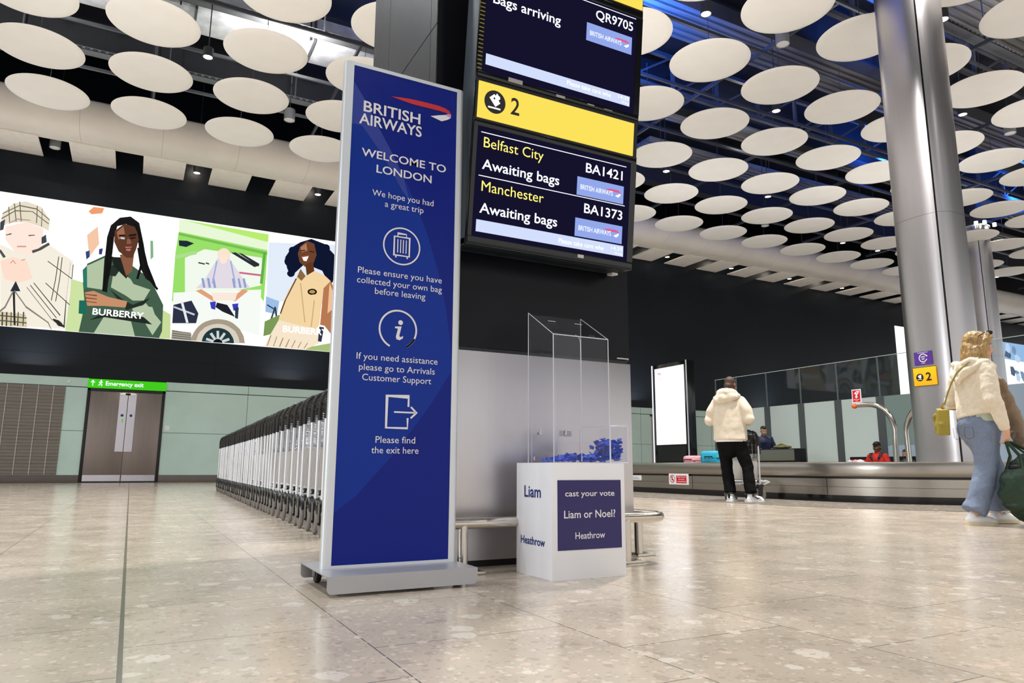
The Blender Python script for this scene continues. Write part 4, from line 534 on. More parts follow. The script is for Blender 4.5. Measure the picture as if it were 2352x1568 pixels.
# bright foil duct, cable trays, pipes
dk = thing('ventilation_duct', 'silver foil wrapped ventilation duct crossing the ceiling void at upper left', 'duct', (-4, 15.9, 10.3))
mb = MB(); mb.box(-16, 4.6, 15.35, 16.35, 10.1, 10.7, b=.03); part('duct_run', mb, M['duct'], dk)
for k_ in range(8): x = -14.6+2.5*k_; part('duct_flange', MB().box(x, x+.05, 15.31, 16.39, 10.06, 10.74), M['strut'], dk)
for k_ in range(7):
    x = -13.4+2.7*k_
    for y_ in (15.27, 16.39): part('hanger', MB().box(x, x+.03, y_, y_+.04, 10.05, 12.4), M['beam'], dk)
def tray(y, z, x0, x1, label):
    t = thing('cable_tray', label, 'cable tray', ((x0+x1)/2, y, z))
    mb = MB().box(x0, x1, y-.14, y+.14, z, z+.012).box(x0, x1, y-.14, y-.13, z, z+.07).box(x0, x1, y+.13, y+.14, z, z+.07)
    for k in range(int((x1-x0)/.16)): mb.box(x0+.16*k, x0+.16*k+.1, y-.144, y-.139, z+.02, z+.05, 1)
    part('tray_channel', mb, [M['tray'], M['beam']], t)
    for k in range(int((x1-x0)/3)): part('hanger', MB().box(x0+1+3*k, x0+1.03+3*k, y-.17, y-.15, z, 12.4), M['strut'], t)
tray(14.95, 10.0, -16, 5, 'perforated zinc cable tray running just below the silver foil duct')
tray(18.2, 10.0, -16, 8, 'thin cable tray above the disc row nearest the pale beam, upper left')
tray(8.0, 9.9, 6, 40, 'long cable tray in the blue lit void above the discs at upper right')
for i, (y, z) in enumerate(((18.75, 10.3),)):
    tag(mesh_obj('sprinkler_pipe', MB().tube([(-16, y, z), (8, y, z)], .06, 10), M['redpipe'], None, (-4, y, z)), ('dark red sprinkler pipe in the void directly above the pale beam', 'dark red sprinkler pipe one bay in front of the pale beam, upper left')[i], 'pipe')

# ------------------------------------------------------------ ceiling discs
LX, LY, LZ, DR = -.306, 17.75, 8.55, .80
def disc_proto():
    t = thing('ceiling_disc', 'x', 'ceiling disc', (0, 0, LZ), group='round white acoustic discs hung under the ceiling')
    mb = MB(); mb.lathe([(0, 0), (DR*.5, .006), (DR*.85, .02), (DR*.97, .034), (DR, .05), (DR*.97, .066), (DR*.8, .075), (0, .08)], (0, 0, LZ), 56)
    part('panel', mb, M['disc'], t, angle=60)
    part('hanger', MB().cyl((0, 0, LZ+.07), (0, 0, 9.62), .006, n=6).lathe([(0, .08), (.05, .08), (.04, .1), (0, .1)], (0, 0, LZ), 12), M['strut'], t)
    return t
dp = disc_proto(); first = True
ROWN = {0: 'row nearest the pale beam', **{j: ordinal(j+1)+' row from the pale beam' for j in range(1, 9)}}
for j in range(0, 8):
    cnt = {}
    for k in range(-3, 24):
        p = (LX+2.0047*k, LY-1.971*j, LZ); c = project(p)
        q = [project((p[0]+DR*math.cos(a), p[1]+DR*math.sin(a), LZ)) for a in [i*pi/6 for i in range(12)]]
        if max(v[0] for v in q) < -60 or min(v[0] for v in q) > 2420 or max(v[1] for v in q) < -40: continue
        if p[0] > 33: continue
        if c[0] < 800: reg, ref = 'L', 'left of the blue banner'
        elif c[0] < 1440: reg, ref = 'H', 'behind the blue banner and screen tower'
        else:
            xc = 2050+(c[1]-525)*.09+60
            reg, ref = ('R', 'right of the near steel column') if c[0] > xc else ('M', 'between the screens and the near steel column')
        cnt[reg] = cnt.get(reg, 0)+1
        lab = 'white ceiling disc, %s, %s %s' % (ROWN[j], ordinal(cnt[reg]), {'L': 'left of the blue banner', 'H': 'behind the screen tower', 'M': 'right of the screens', 'R': 'right of near steel column'}[reg])
        if first: dp.location = p; dp['label'] = lab; first = False
        else: dup(dp, p, label=lab)

# ------------------------------------------------------------ downlights
def downlight(lit, z, r=.085, h=.2):
    t = thing('downlight', 'x', 'downlight', (0, 0, z), group='cylindrical ceiling downlights')
    part('housing', MB().lathe([(r*.86, .012), (r, 0), (r, h), (r*.9, h+.01), (0, h+.01)], (0, 0, z), 24), M['lamp_dark' if lit else 'lamp_body'], t)
    part('lens', MB().lathe([(0, .008), (r*.9, .012), (r*.9, .03), (0, .03)], (0, 0, z), 24), M['lamp_lit' if lit else 'lamp_off'], t)
    part('stem', MB().cyl((0, 0, z+h), (0, 0, 12.4 if z < 8.75 else 9.9), .011, n=8), M['lamp_dark'], t)
    return t
pl = {True: None, False: None}
DL = [((0, 1), 1, 'lit downlight between the discs below the silver foil duct, upper left'), ((1, 0), 0, 'unlit grey downlight beside the disc row nearest the beam, left of the banner'),
 ((4, 4), 1, 'lit downlight at the top edge, first one right of the screens'), ((5, 4), 0, 'large unlit bluish grey downlight near the top, right of the screens'),
 ((6, 3), 1, 'lit downlight among the discs midway between screens and near steel column'), ((6, 5), 1, 'lit downlight at the top edge just right of the near steel column'),
 ((8, 4), 1, 'lit downlight right of the near steel column, second from the top'), ((9, 4), 0, 'unlit grey downlight at the right edge, right of the near steel column'),
 ((6, 1), 1, 'lit downlight close to the right edge of the screen casing'), ((8, 1), 1, 'lit downlight amid the discs, one bay right of the casing edge lamp'),
 ((9, 0), 0, 'unlit grey downlight low among the far discs right of the screens'), ((11, 0), 1, 'lit downlight in the farthest disc row, first one left of the near steel column'), ((12, 0), 1, 'lit downlight in the farthest disc row, touching the near steel column'), ((16, 0), 1, 'lit downlight in the far disc row at lower right of the second column')]
PAN = [(-2.5, 0, 'unlit downlight in the leftmost gap between the white ceiling panels'), (.98, 1, 'lit downlight in the panel gap above the green coat portrait'), (4.45, 1, 'lit downlight in the panel gap nearest the blue banner')]
for n_, X in enumerate((18.35, 21.8, 25.3, 28.8)): PAN.append((X, 1, '%s lit downlight along the ceiling panel gaps right of the screens' % ordinal(n_+1)))
for (a, b_), lit, lab in DL:
    p = (LX+2.0047*(a+.5), LY-1.971*(b_+.5), 8.72); big = not lit
    if pl[bool(lit)] is None: pl[bool(lit)] = downlight(lit, 8.72, .1 if lit else .13, .2 if lit else .27); pl[bool(lit)].location = p; pl[bool(lit)]['label'] = lab
    else: dup(pl[bool(lit)], p, label=lab)
for X, lit, lab in PAN: dup(pl[bool(lit)], (X, 21.45, 8.78), label=lab)
for X in (.98, 4.45, 18.35, 21.8, 25.3, 28.8): lamp('panel_gap_light', 'POINT', (X, 21.45, 9.3), 18, (1, .9, .75), shadow_soft_size=.06)
def tlines(parent, m_, o, U, V, rows, eps=.0016):
    for s_, x0, x1, y0, cap, bold in rows:
        m1 = MB(); put_text(m1, s_, o, U, V, x0, x1, y0, cap, eps, bold); part('lettering', m1, m_, parent)
# ------------------------------------------------------------ screen tower (kiosk)
KX0, KX1, KY0, KY1 = 1.158, 2.275, 2.98, 4.087
k = thing('screen_tower', 'tall charcoal and steel tower carrying the baggage screens, behind the blue banner', 'tower', ((KX0+KX1)/2, (KY0+KY1)/2, 0))
part('plinth', MB().box(KX0+.03, KX1-.03, KY0+.1, KY1-.03, 0, .2), M['black'], k)
part('plinth_cladding', MB().box(KX0+.02, KX1-.25, KY0+.085, KY0+.099, .03, .2).box(KX0+.02, KX0+.03, KY0+.1, KY1-.05, .03, .2), M['steel'], k, label='dull steel cladding on the recessed plinth')
part('steel_base', MB().box(KX0, KX1, KY0, KY1, .2, .985, b=.003), M['steel'], k, label='brushed steel lower casing')
part('shadow_gap', MB().box(KX0+.012, KX1-.012, KY0+.012, KY1-.012, .985, 1.004), M['black'], k)
part('upper_body', MB().box(KX0+.0, KX1-.004, KY0+.004, KY1, 1.004, 4.4), M['kiosk_black'], k, label='black laminate upper body')
mb = MB()
for z0, z1 in ((1.01, 2.6), (2.606, 4.4)):
    mb.box(KX0-.008, KX0-.001, KY0+.006, KY0+.09, z0, z1); mb.box(KX0-.008, KX0-.001, KY0+.094, KY0+.78, z0, z1); mb.box(KX0-.008, KX0-.001, KY0+.784, KY1, z0, z1)
for i in range(9):
    for j in range(40):
        y = KY0+.82+.034*i*1.0+(.017 if j % 2 else 0); z = 2.1+.05*j
        if y < KY1-.02: mb.add([(KX0-.009, y+.007*math.cos(a), z+.007*math.sin(a)) for a in [q*pi/3 for q in range(6)]], [(0, 1, 2, 3, 4, 5)], 1)
part('side_panel', mb, [M['kiosk_grey'], M['black']], k, label='perforated charcoal metal side panel')
mb = MB(); mb.box(2.19, 2.262, KY0-.004, KY0+.006, 1.008, 1.014); part('catch', mb, M['plate_white'], k)

# screen casing, tilted forward
TL = .112; WCA = .92; LCA = 1.62
VT = Vector((0, -TL, 1)).normalized(); NT = Vector((1, 0, 0)).cross(VT)     # NT faces the viewer
P0 = Vector((1.239, 2.79, 1.433))
def mon_box(mb, u0, u1, v0, v1, d0, d1, m=0, b=0.0):
    t = MB().box(u0, u1, -d1, -d0, v0, v1, b=b)                                # d measured toward the viewer
    vs = [P0+Vector((1, 0, 0))*a-NT*bb+VT*c for a, bb, c in t.v]
    mb.add(vs, t.f, m); return mb
sc = thing('display_casing', 'tall black casing with two lit baggage screens and yellow strips, hung on the tower', 'display', (1.7, 2.88, 1.43))
CASD = -.155
part('casing', mon_box(mon_box(MB(), 0, .918, 0, LCA, CASD, -.02, b=.004), .0, .918, 0.0, .03, CASD-.02, -.02), [M['casing_side']], sc, label='slate metal casing body')
mb = MB()
mon_box(mb, 0, .918, .0, .585, -.02, -.006); mon_box(mb, 0, .918, .755, 1.36, -.02, -.006); mon_box(mb, 0, .918, .585, .755, -.02, -.012); mon_box(mb, 0, .918, 1.36, LCA, -.02, -.012)
for z0, z1 in ((.005, .038), (.545, .572), (.775, .80), (1.315, 1.345)): mon_box(mb, .004, .914, z0, z1, -.006, 0, b=.002)
for z0, z1 in ((.038, .545), (.80, 1.315)): mon_box(mb, .003, .022, z0, z1, -.006, 0); mon_box(mb, .88, .915, z0, z1, -.006, 0)
part('bezel', mb, M['black_gloss'], sc, label='glossy black bezel')
mb = MB()
for i in range(17): mon_box(mb, -.001, .022, .808+.0192*i, .813+.0192*i, 0, .0008)
part('vent_slots', mb, M['tan_leather'], sc)
mb = MB(); mon_box(mb, .16, .235, .786, .806, .0, .002); mon_box(mb, .42, .47, .778, .79, 0, .002); mon_box(mb, .60, .64, .783, .789, 0, .002); mon_box(mb, .70, .75, .783, .787, 0, .002)
part('screen_latch', mb, M['steel_pipe'], sc)
mb = MB(); mon_box(mb, .588, .622, .018, .034, 0, .0015); part('sticker', mb, M['plate_white'], sc)
mb = MB(); mon_box(mb, .88, .915, -.012, -.001, CASD-.01, -.12); part('underside_bracket', mb, M['white_board'], sc)
OM = P0+NT*0
def ribbon(mb, x, y, wd, ht, o, U, V, m_red, m_white, m_shade=None):
    # speedmarque ribbon: red stroke folding over into a white return
    red = [(0, .82), (.14, .90), (.30, .965), (.50, .99), (.66, 1.0), (.80, .985), (.90, .92), (.965, .82), (1.0, .60), (.985, .50), (.94, .62), (.80, .66), (.62, .66), (.36, .66), (.16, .73)]
    wh = [(1.0, .58), (.995, .36), (.94, .2), (.84, .0), (.65, .17), (.79, .36), (.90, .49), (.945, .60)]
    f = lambda P: [(x+a*wd, y+b*ht) for a, b in P]
    flat(mb, f(red), o, U, V, .0014, m_red); flat(mb, f(wh), o, U, V, .0012, m_white)
    if m_shade is not None: flat(mb, f([(1.0, .58), (.995, .36), (.93, .44), (.90, .49), (.945, .60)]), o, U, V, .0018, m_shade)
def screen_part(name, v0, v1):
    mb = MB(); mon_box(mb, .022, .88, v0, v1, -.006, -.002); return part(name, mb, M['screen'], sc)
OS = P0-NT*.002
def tile(u0, v0, u1, v1, mb, mi):
    flat(mb, [(u0, v0), (u1, v0), (u1, v1), (u0, v1)], OS, UX, VT, .0008, mi)
    put_text(mb, 'BRITISH AIRWAYS', OS, UX, VT, u0+.02, u0+.212, v0+.031, .024, .0016, .012, mi+1)
    ribbon(mb, u0+.165, v0+.028, .095, .038, OS, UX, VT, mi+2, mi+1)
TM = [M['s_logo'], M['s_white'], M['s_pink']]
s1 = screen_part('upper_screen', .80, 1.315); s2 = screen_part('lower_screen', .038, .545)
tlines(s1, M['s_white'], OS, UX, VT, [('Bags arriving', .06, .425, 1.135, .047, .013), ('QR9705', .625, .855, 1.232, .047, .013)])
mb = MB(); flat(mb, [(.035, 1.302), (.872, 1.302), (.872, 1.306), (.035, 1.306)], OS, UX, VT); part('rule_line', mb, M['s_white'], s1)
mb = MB(); flat(mb, [(.04, .836), (.854, .834), (.854, .886), (.04, .888)], OS, UX, VT); part('ticker_bar', mb, M['s_bar'], s1)
tlines(s1, M['s_white'], OS, UX, VT, [('Please take care whe', .477, .737, 0.853, .023, .018), ('14:39', .783, .85, 0.862, .019, .01), ('29 Aug', .803, .85, 0.842, .011, .01)], .002)
mb = MB(); tile(.575, 1.107, .852, 1.199, mb, 0); part('airline_tile', mb, TM, s1)
for y in (.519, .318):
    mb = MB(); flat(mb, [(.04, y-.002), (.853, y-.002), (.853, y+.002), (.04, y+.002)], OS, UX, VT); part('rule_line', mb, M['s_white'], s2)
tlines(s2, M['s_white'], OS, UX, VT, [('Awaiting bags', .054, .464, .350, .047, .013), ('Awaiting bags', .054, .464, .148, .047, .013), ('BA1421', .611, .832, .445, .047, .013), ('BA1373', .612, .841, .243, .047, .013)])
tlines(s2, M['s_yellow'], OS, UX, VT, [('Belfast City', .056, .370, .452, .047, .0), ('Manchester', .058, .383, .249, .047, .0)])
mb = MB(); flat(mb, [(.042, .061), (.857, .059), (.856, .114), (.042, .116)], OS, UX, VT); part('ticker_bar', mb, M['s_bar'], s2)
tlines(s2, M['s_white'], OS, UX, VT, [('Please take care whe', .477, .737, 0.074, .023, .018), ('14:39', .783, .85, 0.086, .019, .01), ('29 Aug', .803, .85, 0.066, .011, .01)], .002)
mb = MB(); tile(.565, .325, .843, .416, mb, 0); part('airline_tile', mb, TM, s2)
mb = MB(); tile(.565, .122, .845, .212, mb, 0); part('airline_tile', mb, TM, s2)
# yellow reclaim number strips
def reclaim_icon(mb, cx, cy, r, o, U, V, mi_ink, mi_bg, eps=.002):
    flat(mb, arc(cx, cy, r, n=40), o, U, V, eps, mi_ink)
    c, s = math.cos(-.85), math.sin(-.85); q = lambda a, b: (cx+r*(a*c-b*s)-.02*r, cy+r*(a*s+b*c)+.14*r)
    flat(mb, [q(-.46, -.30), q(.46, -.30), q(.46, .30), q(-.46, .30)], o, U, V, eps+.0005, mi_bg)
    flat(mb, [q(-.20, .30), q(.16, .30), q(.16, .52), q(-.02, .62), q(-.20, .52)], o, U, V, eps+.0005, mi_bg)
    flat(mb, [q(-.30, .30), q(-.38, .56), q(-.16, .56), q(-.16, .30)], o, U, V, eps+.0005, mi_bg)
    flat(mb, arc(cx-.08*r, cy+.30*r, .09*r, n=10), o, U, V, eps+.001, mi_ink)
    flat(mb, [(cx-.62*r, cy-.60*r), (cx+.55*r, cy-.60*r), (cx+.55*r, cy-.46*r), (cx-.62*r, cy-.46*r)], o, U, V, eps+.0005, mi_bg)
mb = MB(); mon_box(mb, .004, .914, .576, .762, -.016, -.004, 1); mon_box(mb, .014, .888, .584, .753, -.004, .001, 0); y2 = part('yellow_strip', mb, [M['yellow'], M['black']], sc)
mb = MB(); OY = P0+NT*.001; reclaim_icon(mb, .098, .670, .054, OY, UX, VT, 0, 1); put_text(mb, '2', OY, UX, VT, .180, .226, .634, .08, .002, .012, 0); part('lettering', mb, [M['sign_ink'], M['s_white']], y2)
mb = MB(); mon_box(mb, .004, .914, 1.354, 1.535, -.016, -.004, 1); mon_box(mb, .014, .908, 1.362, 1.528, -.004, .001, 0); y1 = part('yellow_strip', mb, [M['yellow'], M['black']], sc)
mb = MB(); reclaim_icon(mb, .098, 1.446, .054, OY, UX, VT, 0, 1); put_text(mb, '2', OY, UX, VT, .180, .226, 1.41, .08, .002, .012, 0); part('lettering', mb, [M['sign_ink'], M['s_white']], y1)

# ------------------------------------------------------------ bumper rail round the tower
r = thing('bumper_rail', 'low polished steel bumper rail wrapping round the base of the tower', 'rail', (2.1, 2.9, 0))
pts = [(1.05, 4.0, .213), (1.05, 2.97, .213)]
pts += [(1.13-.08*math.cos(a), 2.94-.08*math.sin(a), .213) for a in [i*pi/12 for i in range(7)]][1:]
pts += [(2.30+.085*math.sin(a), 2.945-.085*math.cos(a), .213) for a in [i*pi/16 for i in range(9)]]+[(2.385, 4.0, .213)]
part('rail_tube', MB().tube(pts, .0235, 16), M['steel_pipe'], r)
for x, y, dx, dy in ((1.277, 2.86, .0, .02), (2.135, 2.86, .0, .02), (2.385, 3.09, .03, 0), (2.385, 3.9, .03, 0), (1.05, 3.6, -.03, 0)):
    lg = part('leg', MB().cyl((x, y, .012), (x, y, .21), .0225), M['steel_pipe'], r)
    part('foot_plate', MB().box(x-.1, x+.1, y-.02, y+.06, 0, .014, b=.003) if dx == 0 else MB().box(x-.04, x+.075, y-.045, y+.045, 0, .014, b=.003), M['steel_pipe'], lg)

# ------------------------------------------------------------ blue welcome banner
BK = 2.77/2.835
bxx = lambda x: x*BK
bz = lambda z: .45+(z-.45)*BK
BY = 2.77
b = thing('welcome_banner', 'tall blue welcome banner stand in a silver frame on a wheeled grey base', 'banner', (.93, 2.79, 0))
part('base_plate', MB().box(.640, 1.216, 2.58, 3.02, .066, .071), M['alu_flat'], b)
mb = MB()
def skirt(y0, y1):
    rr = .018; x0, x1, z0, z1 = .640, 1.216, .011, .0705
    poly = [(x0, z1), (x0, z0+rr)]+[(x0+rr-rr*math.cos(a), z0+rr-rr*math.sin(a)) for a in (pi/8, pi/4, 3*pi/8)]+[(x0+rr, z0), (x1-rr, z0)]+[(x1-rr+rr*math.sin(a), z0+rr-rr*math.cos(a)) for a in (pi/8, pi/4, 3*pi/8)]+[(x1, z0+rr), (x1, z1)]
    mb.prism(poly, (0, y1, 0), UX, VZ, y1-y0)
skirt(2.579, 2.584); part('base_skirt', mb, M['alu_flat'], b)
mb = MB(); skirt(3.016, 3.021); part('base_skirt', mb, M['alu_flat'], b)
for x in (.690, 1.165):
    for y in (2.66, 2.945):
        c = part('caster', MB().lathe([(0, -.011), (.024, -.011), (.0275, -.007), (.0275, .007), (.024, .011), (0, .011)], (x, y, .0275), 24, ax='x'), M['rubber'], b)
        part('caster_fork', MB().box(x-.018, x-.013, y-.014, y+.014, .025, .066).box(x+.013, x+.018, y-.014, y+.014, .025, .066).box(x-.018, x+.018, y-.018, y+.018, .06, .0665), M['steel_pipe'], c)
zb, zt = .0712, bz(2.186)
x0o, x0i, x1i, x1o = bxx(.694), bxx(.7145), bxx(1.2005), bxx(1.2195)
def post(xin, xout, sgn):
    yc = BY+.022; rr = .022
    poly = [(xin, BY), (xout, BY)]+[(xout+sgn*.85*rr*math.sin(a), yc-rr*math.cos(a)) for a in [i*pi/10 for i in range(1, 10)]]+[(xout, BY+.044), (xin, BY+.044)]
    if sgn > 0: poly = poly
    m_ = MB(); m_.prism(poly, (0, 0, zb), (1, 0, 0), (0, 1, 0), zt-zb); return m_
part('frame_post', post(x0i, x0o, -1), M['alu'], b); part('frame_post', post(x1i, x1o, 1), M['alu'], b)
part('frame_rail', MB().box(x0i, x1i, BY+.001, BY+.043, bz(2.172), zt-.001), M['alu'], b)
part('frame_rail', MB().box(x0i, x1i, BY+.001, BY+.043, zb, bz(.074)), M['alu'], b)
part('end_cap', MB().box(x0o-.004, x1o+.004, BY+.004, BY+.040, zt, zt+.004), M['alu'], b)
part('hook', MB().ell((bxx(.955), BY+.02, zt+.007), (.006, .006, .007), seg=10), M['white_print'], b)
pn = part('print_panel', MB().box(x0i, x1i, BY+.003, BY+.04, bz(.073), bz(2.173)), M['blue'], b, label='deep blue printed panel')
OB = (0, BY+.003, 0)
def B2(P): return [(bxx(x), bz(z)) for x, z in P]
def bt(s, x0, x1, z, cap, bold=.0): tlines(pn, M['white_print'], OB, UX, VZ, [(s, bxx(x0), bxx(x1), bz(z), cap*BK, bold)])
# printed tint shapes (sweeping curve across the artwork)
mb = MB()
edge = [(.7145, 2.098), (.77, 2.02), (.82, 1.93), (.88, 1.835), (.95, 1.715), (1.02, 1.58), (1.08, 1.44), (1.13, 1.29), (1.165, 1.15), (1.19, 1.0), (1.2, .90)]
inner = [(1.2, .86), (1.10, .70), (.95, .50), (.80, .335), (.7145, .27)]
flat(mb, B2(list(reversed(edge))+[(.7145, 1.6)]+list(reversed(inner))), OB, UX, VZ, .0004, 0)
part('artwork_tint', mb, M['blue_mid'], pn)
mb = MB(); flat(mb, B2([(.7145, 1.90)]+[(.76, 1.90), (.86, 1.78), (.95, 1.64), (.985, 1.60)]+[(.95, 1.715), (.88, 1.835), (.82, 1.93), (.77, 2.02), (.7145, 2.098)]), OB, UX, VZ, .0008, 0); part('artwork_pale_tint', mb, M['blue_pale'], pn)  # paler blue band along the top of the curve
bt('BRITISH', .763, 1.024, 1.968, .050, .016); bt('AIRWAYS', .746, 1.032, 1.908, .050, .016)
bt('WELCOME TO', .763, 1.153, 1.763, .036, .012); bt('LONDON', .831, 1.085, 1.700, .036, .012)
bt('We hope you had', .817, 1.097, 1.594, .027); bt('a great trip', .874, 1.051, 1.553, .027)
bt('Please ensure you have', .769, 1.145, 1.246, .0265); bt('collected your own bag', .767, 1.146, 1.204, .0265); bt('before leaving', .845, 1.070, 1.164, .0265)
bt('If you need assistance', .779, 1.134, .884, .0265); bt('please go to Arrivals', .791, 1.122, .840, .0265); bt('Customer Support', .806, 1.107, .798, .0265)
bt('Please find', .872, 1.042, .546, .0265); bt('the exit here', .856, 1.058, .504, .0265)
mb = MB(); ribbon(mb, bxx(.885), bz(2.009), .288*BK, .073*BK, OB, UX, VZ, 0, 1, 2); part('ribbon_emblem', mb, [M['red_print'], M['white_print'], M['lilac_print']], pn)
mb = MB(); S_ = lambda pts, w_, cl=False: stroke(mb, B2(pts), w_, OB, UX, VZ, .0016, 0, cl)
S_(arc(.9565, 1.3875, .081, n=48), .0062, True)
S_([(.922, 1.428), (.991, 1.428), (.991, 1.345), (.922, 1.345)], .006, True)
S_([(.937, 1.43), (.937, 1.443), (.976, 1.443), (.976, 1.43)], .005)
for x in (.938, .951, .963, .976): S_([(x, 1.417), (x, 1.357)], .0042)
for x in (.931, .982): S_([(x, 1.343), (x, 1.334)], .006)
part('suitcase_icon', mb, M['white_print'], pn)
mb = MB(); S_(arc(.952, 1.0215, .081, -62, 245, 44), .0075); S_(arc(.952, 1.0215, .081, -62, -25, 8), .0085)
flat(mb, B2(arc(.962, 1.052, .0105, n=16)), OB, UX, VZ, .0016)
flat(mb, B2([(.938, 1.033), (.967, 1.036), (.958, .995), (.962, .989), (.975, .995), (.974, .985), (.960, .976), (.946, .979), (.943, .990), (.951, 1.025), (.938, 1.026)]), OB, UX, VZ, .0016)
part('information_icon', mb, M['white_print'], pn)
mb = MB(); S_([(1.008, .697), (1.008, .739), (.914, .739), (.914, .608), (1.006, .608), (1.006, .650)], .0085)
S_([(.946, .6735), (1.04, .6735)], .0065); S_([(1.019, .697), (1.044, .6735), (1.019, .650)], .0075); part('exit_icon', mb, M['white_print'], pn)

# ------------------------------------------------------------ ballot plinth
p = thing('ballot_plinth', 'low white square plinth with navy voting panel beside the blue banner', 'plinth', (1.716, 2.70, 0))
part('board_box', MB().box(1.532, 1.899, 2.55, 2.853, 0, .470, b=.0015), M['white_board'], p)
fp = part('navy_panel', MB().box(1.559, 1.877, 2.5475, 2.5498, .118, .399), M['navy'], p)
OP = (0, 2.5475, 0); OL = (1.532, 0, 0); UL = (0, -1, 0)
tlines(fp, M['white_print'], OP, UX, VZ, [('cast your vote', 1.594, 1.842, .333, .0235, .012), ('Liam or Noel?', 1.588, 1.845, .245, .031, .012), ('Heathrow', 1.642, 1.79, .161, .027, .01)])
tlines(p, M['blue_text'], OL, UL, VZ, [('Liam', -2.779, -2.637, .325, .049, .012), ('Heathrow', -2.81, -2.605, .129, .033, .012)])

# ------------------------------------------------------------ clear ballot box
AX0, AX1, AY0, AY1, AZ, AZF, AZB, T = 1.574, 1.862, 2.60, 2.822, .4705, 1.021, 1.156, .005
a = thing('ballot_box', 'tall clear acrylic ballot box with sloping lid on the white plinth', 'ballot box', (1.718, 2.711, AZ))
def plate(poly, o, U, V, d): m_ = MB(); m_.prism(poly, o, U, V, d); return m_
side = [(AY0, AZ), (AY1, AZ), (AY1, AZB), (AY0, AZF)]
part('side_wall', plate(side, (AX0, 0, 0), (0, 1, 0), VZ, T), M['clear'], a); part('side_wall', plate(side, (AX1-T, 0, 0), (0, 1, 0), VZ, T), M['clear'], a)
part('front_wall', MB().box(AX0+T, AX1-T, AY0, AY0+T, AZ, AZF-.002), M['clear'], a); part('back_wall', MB().box(AX0+T, AX1-T, AY1-T, AY1, AZ, AZB-.006), M['clear'], a)
sl = (AZB-AZF)/(AY1-AY0); VL = Vector((0, 1, sl)).normalized(); ln = math.hypot(AY1-AY0, AZB-AZF); NL = Vector((1, 0, 0)).cross(VL)
lid = part('lid', plate([(AX0, 0), (AX1, 0), (AX1, ln), (AX0, ln)], (0, AY0, AZF), UX, VL, .005), M['clear'], a)
mb = MB()
for xx in (1.646, 1.79): mb.prism([(xx-.02, ln*.60), (xx+.02, ln*.60), (xx+.02, ln*.60+.004), (xx-.02, ln*.60+.004)], Vector((0, AY0, AZF))+NL*.0055, UX, VL, .001)
part('slot', mb, M['edge'], lid)
mx_ = (AX0+AX1)/2
dv = [(AY0+T+.004, AZ+.001), (AY1-T-.002, AZ+.001), (AY1-T-.002, AZB-.012), (AY0+.05, AZF+.02), (AY0+.022, AZF+.004), (AY0+T+.004, AZF-.03)]
part('divider', plate(dv, (mx_, 0, 0), (0, 1, 0), VZ, .004), M['clear'], a)
mb = MB()
e = .0012
for x in (AX0, AX1):
    mb.box(x-.0014, x+.0014, AY0-.0012, AY0+.0022, AZ, AZF); mb.box(x-.0012, x+.0012, AY1-.002, AY1+.001, AZ, AZB)
    mb.tube([(x, AY0, AZF), (x, AY1, AZB)], .0016, 6)
mb.tube([(AX0, AY0, AZF), (AX1, AY0, AZF)], .0022, 8); mb.box(mx_+.0005, mx_+.0035, AY0+T+.0035, AY0+T+.005, AZ+.005, AZF-.03)
mb.tube([(mx_+.002, AY0+.0085, AZF-.03), (mx_+.002, AY0+.014, AZF-.012), (mx_+.002, AY0+.022, AZF+.001), (mx_+.002, AY0+.05, AZF+.0165)], .0012, 6)
part('bright_edges', mb, M['edge'], a)  # pale strips paint the edge brightness into the colour
mb = MB()
for x0 in (1.588, 1.727):
    for x in (x0, x0+.118): mb.box(x, x+.0015, AY1-.0075, AY1-.006, AZ+.004, AZ+.16)
part('access_door_edges', mb, M['edge'], a)
for x in (1.63, 1.765): part('lock', MB().cyl((x, AY1-.012, .603), (x, AY1+.012, .603), .006, n=12).box(x-.004, x+.004, AY1-.014, AY1-.009, .606, .622), M['steel_pipe'], a)
for x in (1.600, 1.694): part('hinge', MB().cyl((x, AY1-.012, .482), (x, AY1-.012, .498), .005, n=10), M['steel_pipe'], a)
mb = MB(); mb.box(1.735, 1.80, AY1-.0065, AY1-.0052, .592, .618); part('grey_label', mb, M['alu_flat'], a)
# side tray
tx0, tx1, ty0, ty1, tz = AX1+.001, 1.958, 2.60, 2.812, .4705
t_ = thing('token_tray', 'open clear tray fixed to the right side of the ballot box', 'tray', ((tx0+tx1)/2, 2.7, tz))
part('tray_floor', MB().box(tx0, tx1, ty0, ty1, tz, tz+.004), M['clear'], t_)
mb = MB(); mb.box(tx0, tx1, ty0, ty0+.004, tz+.004, .632).box(tx0, tx1, ty1-.004, ty1, tz+.004, .643).box(tx1-.004, tx1, ty0+.004, ty1-.004, tz+.004, .632); part('tray_walls', mb, M['clear'], t_)
mb = MB()
for q in (((tx0, ty0), (tx1, ty0)), ((tx1, ty0), (tx1, ty1)), ((tx0, ty1), (tx1, ty1))): mb.tube([(q[0][0], q[0][1], .633 if q[0][1] == ty0 and q[1][1] == ty0 else .640), (q[1][0], q[1][1], .633 if q[1][1] == ty0 else .643)], .0014, 6); 
for x, y in ((tx1, ty0), (tx0+.002, ty0)): mb.box(x-.0016, x+.0016, y-.0016, y+.0016, tz, .632)
mb.tube([(tx0, ty0, tz+.004), (tx1, ty0, tz+.002)], .0018, 6)
part('bright_edges', mb, M['edge'], t_)
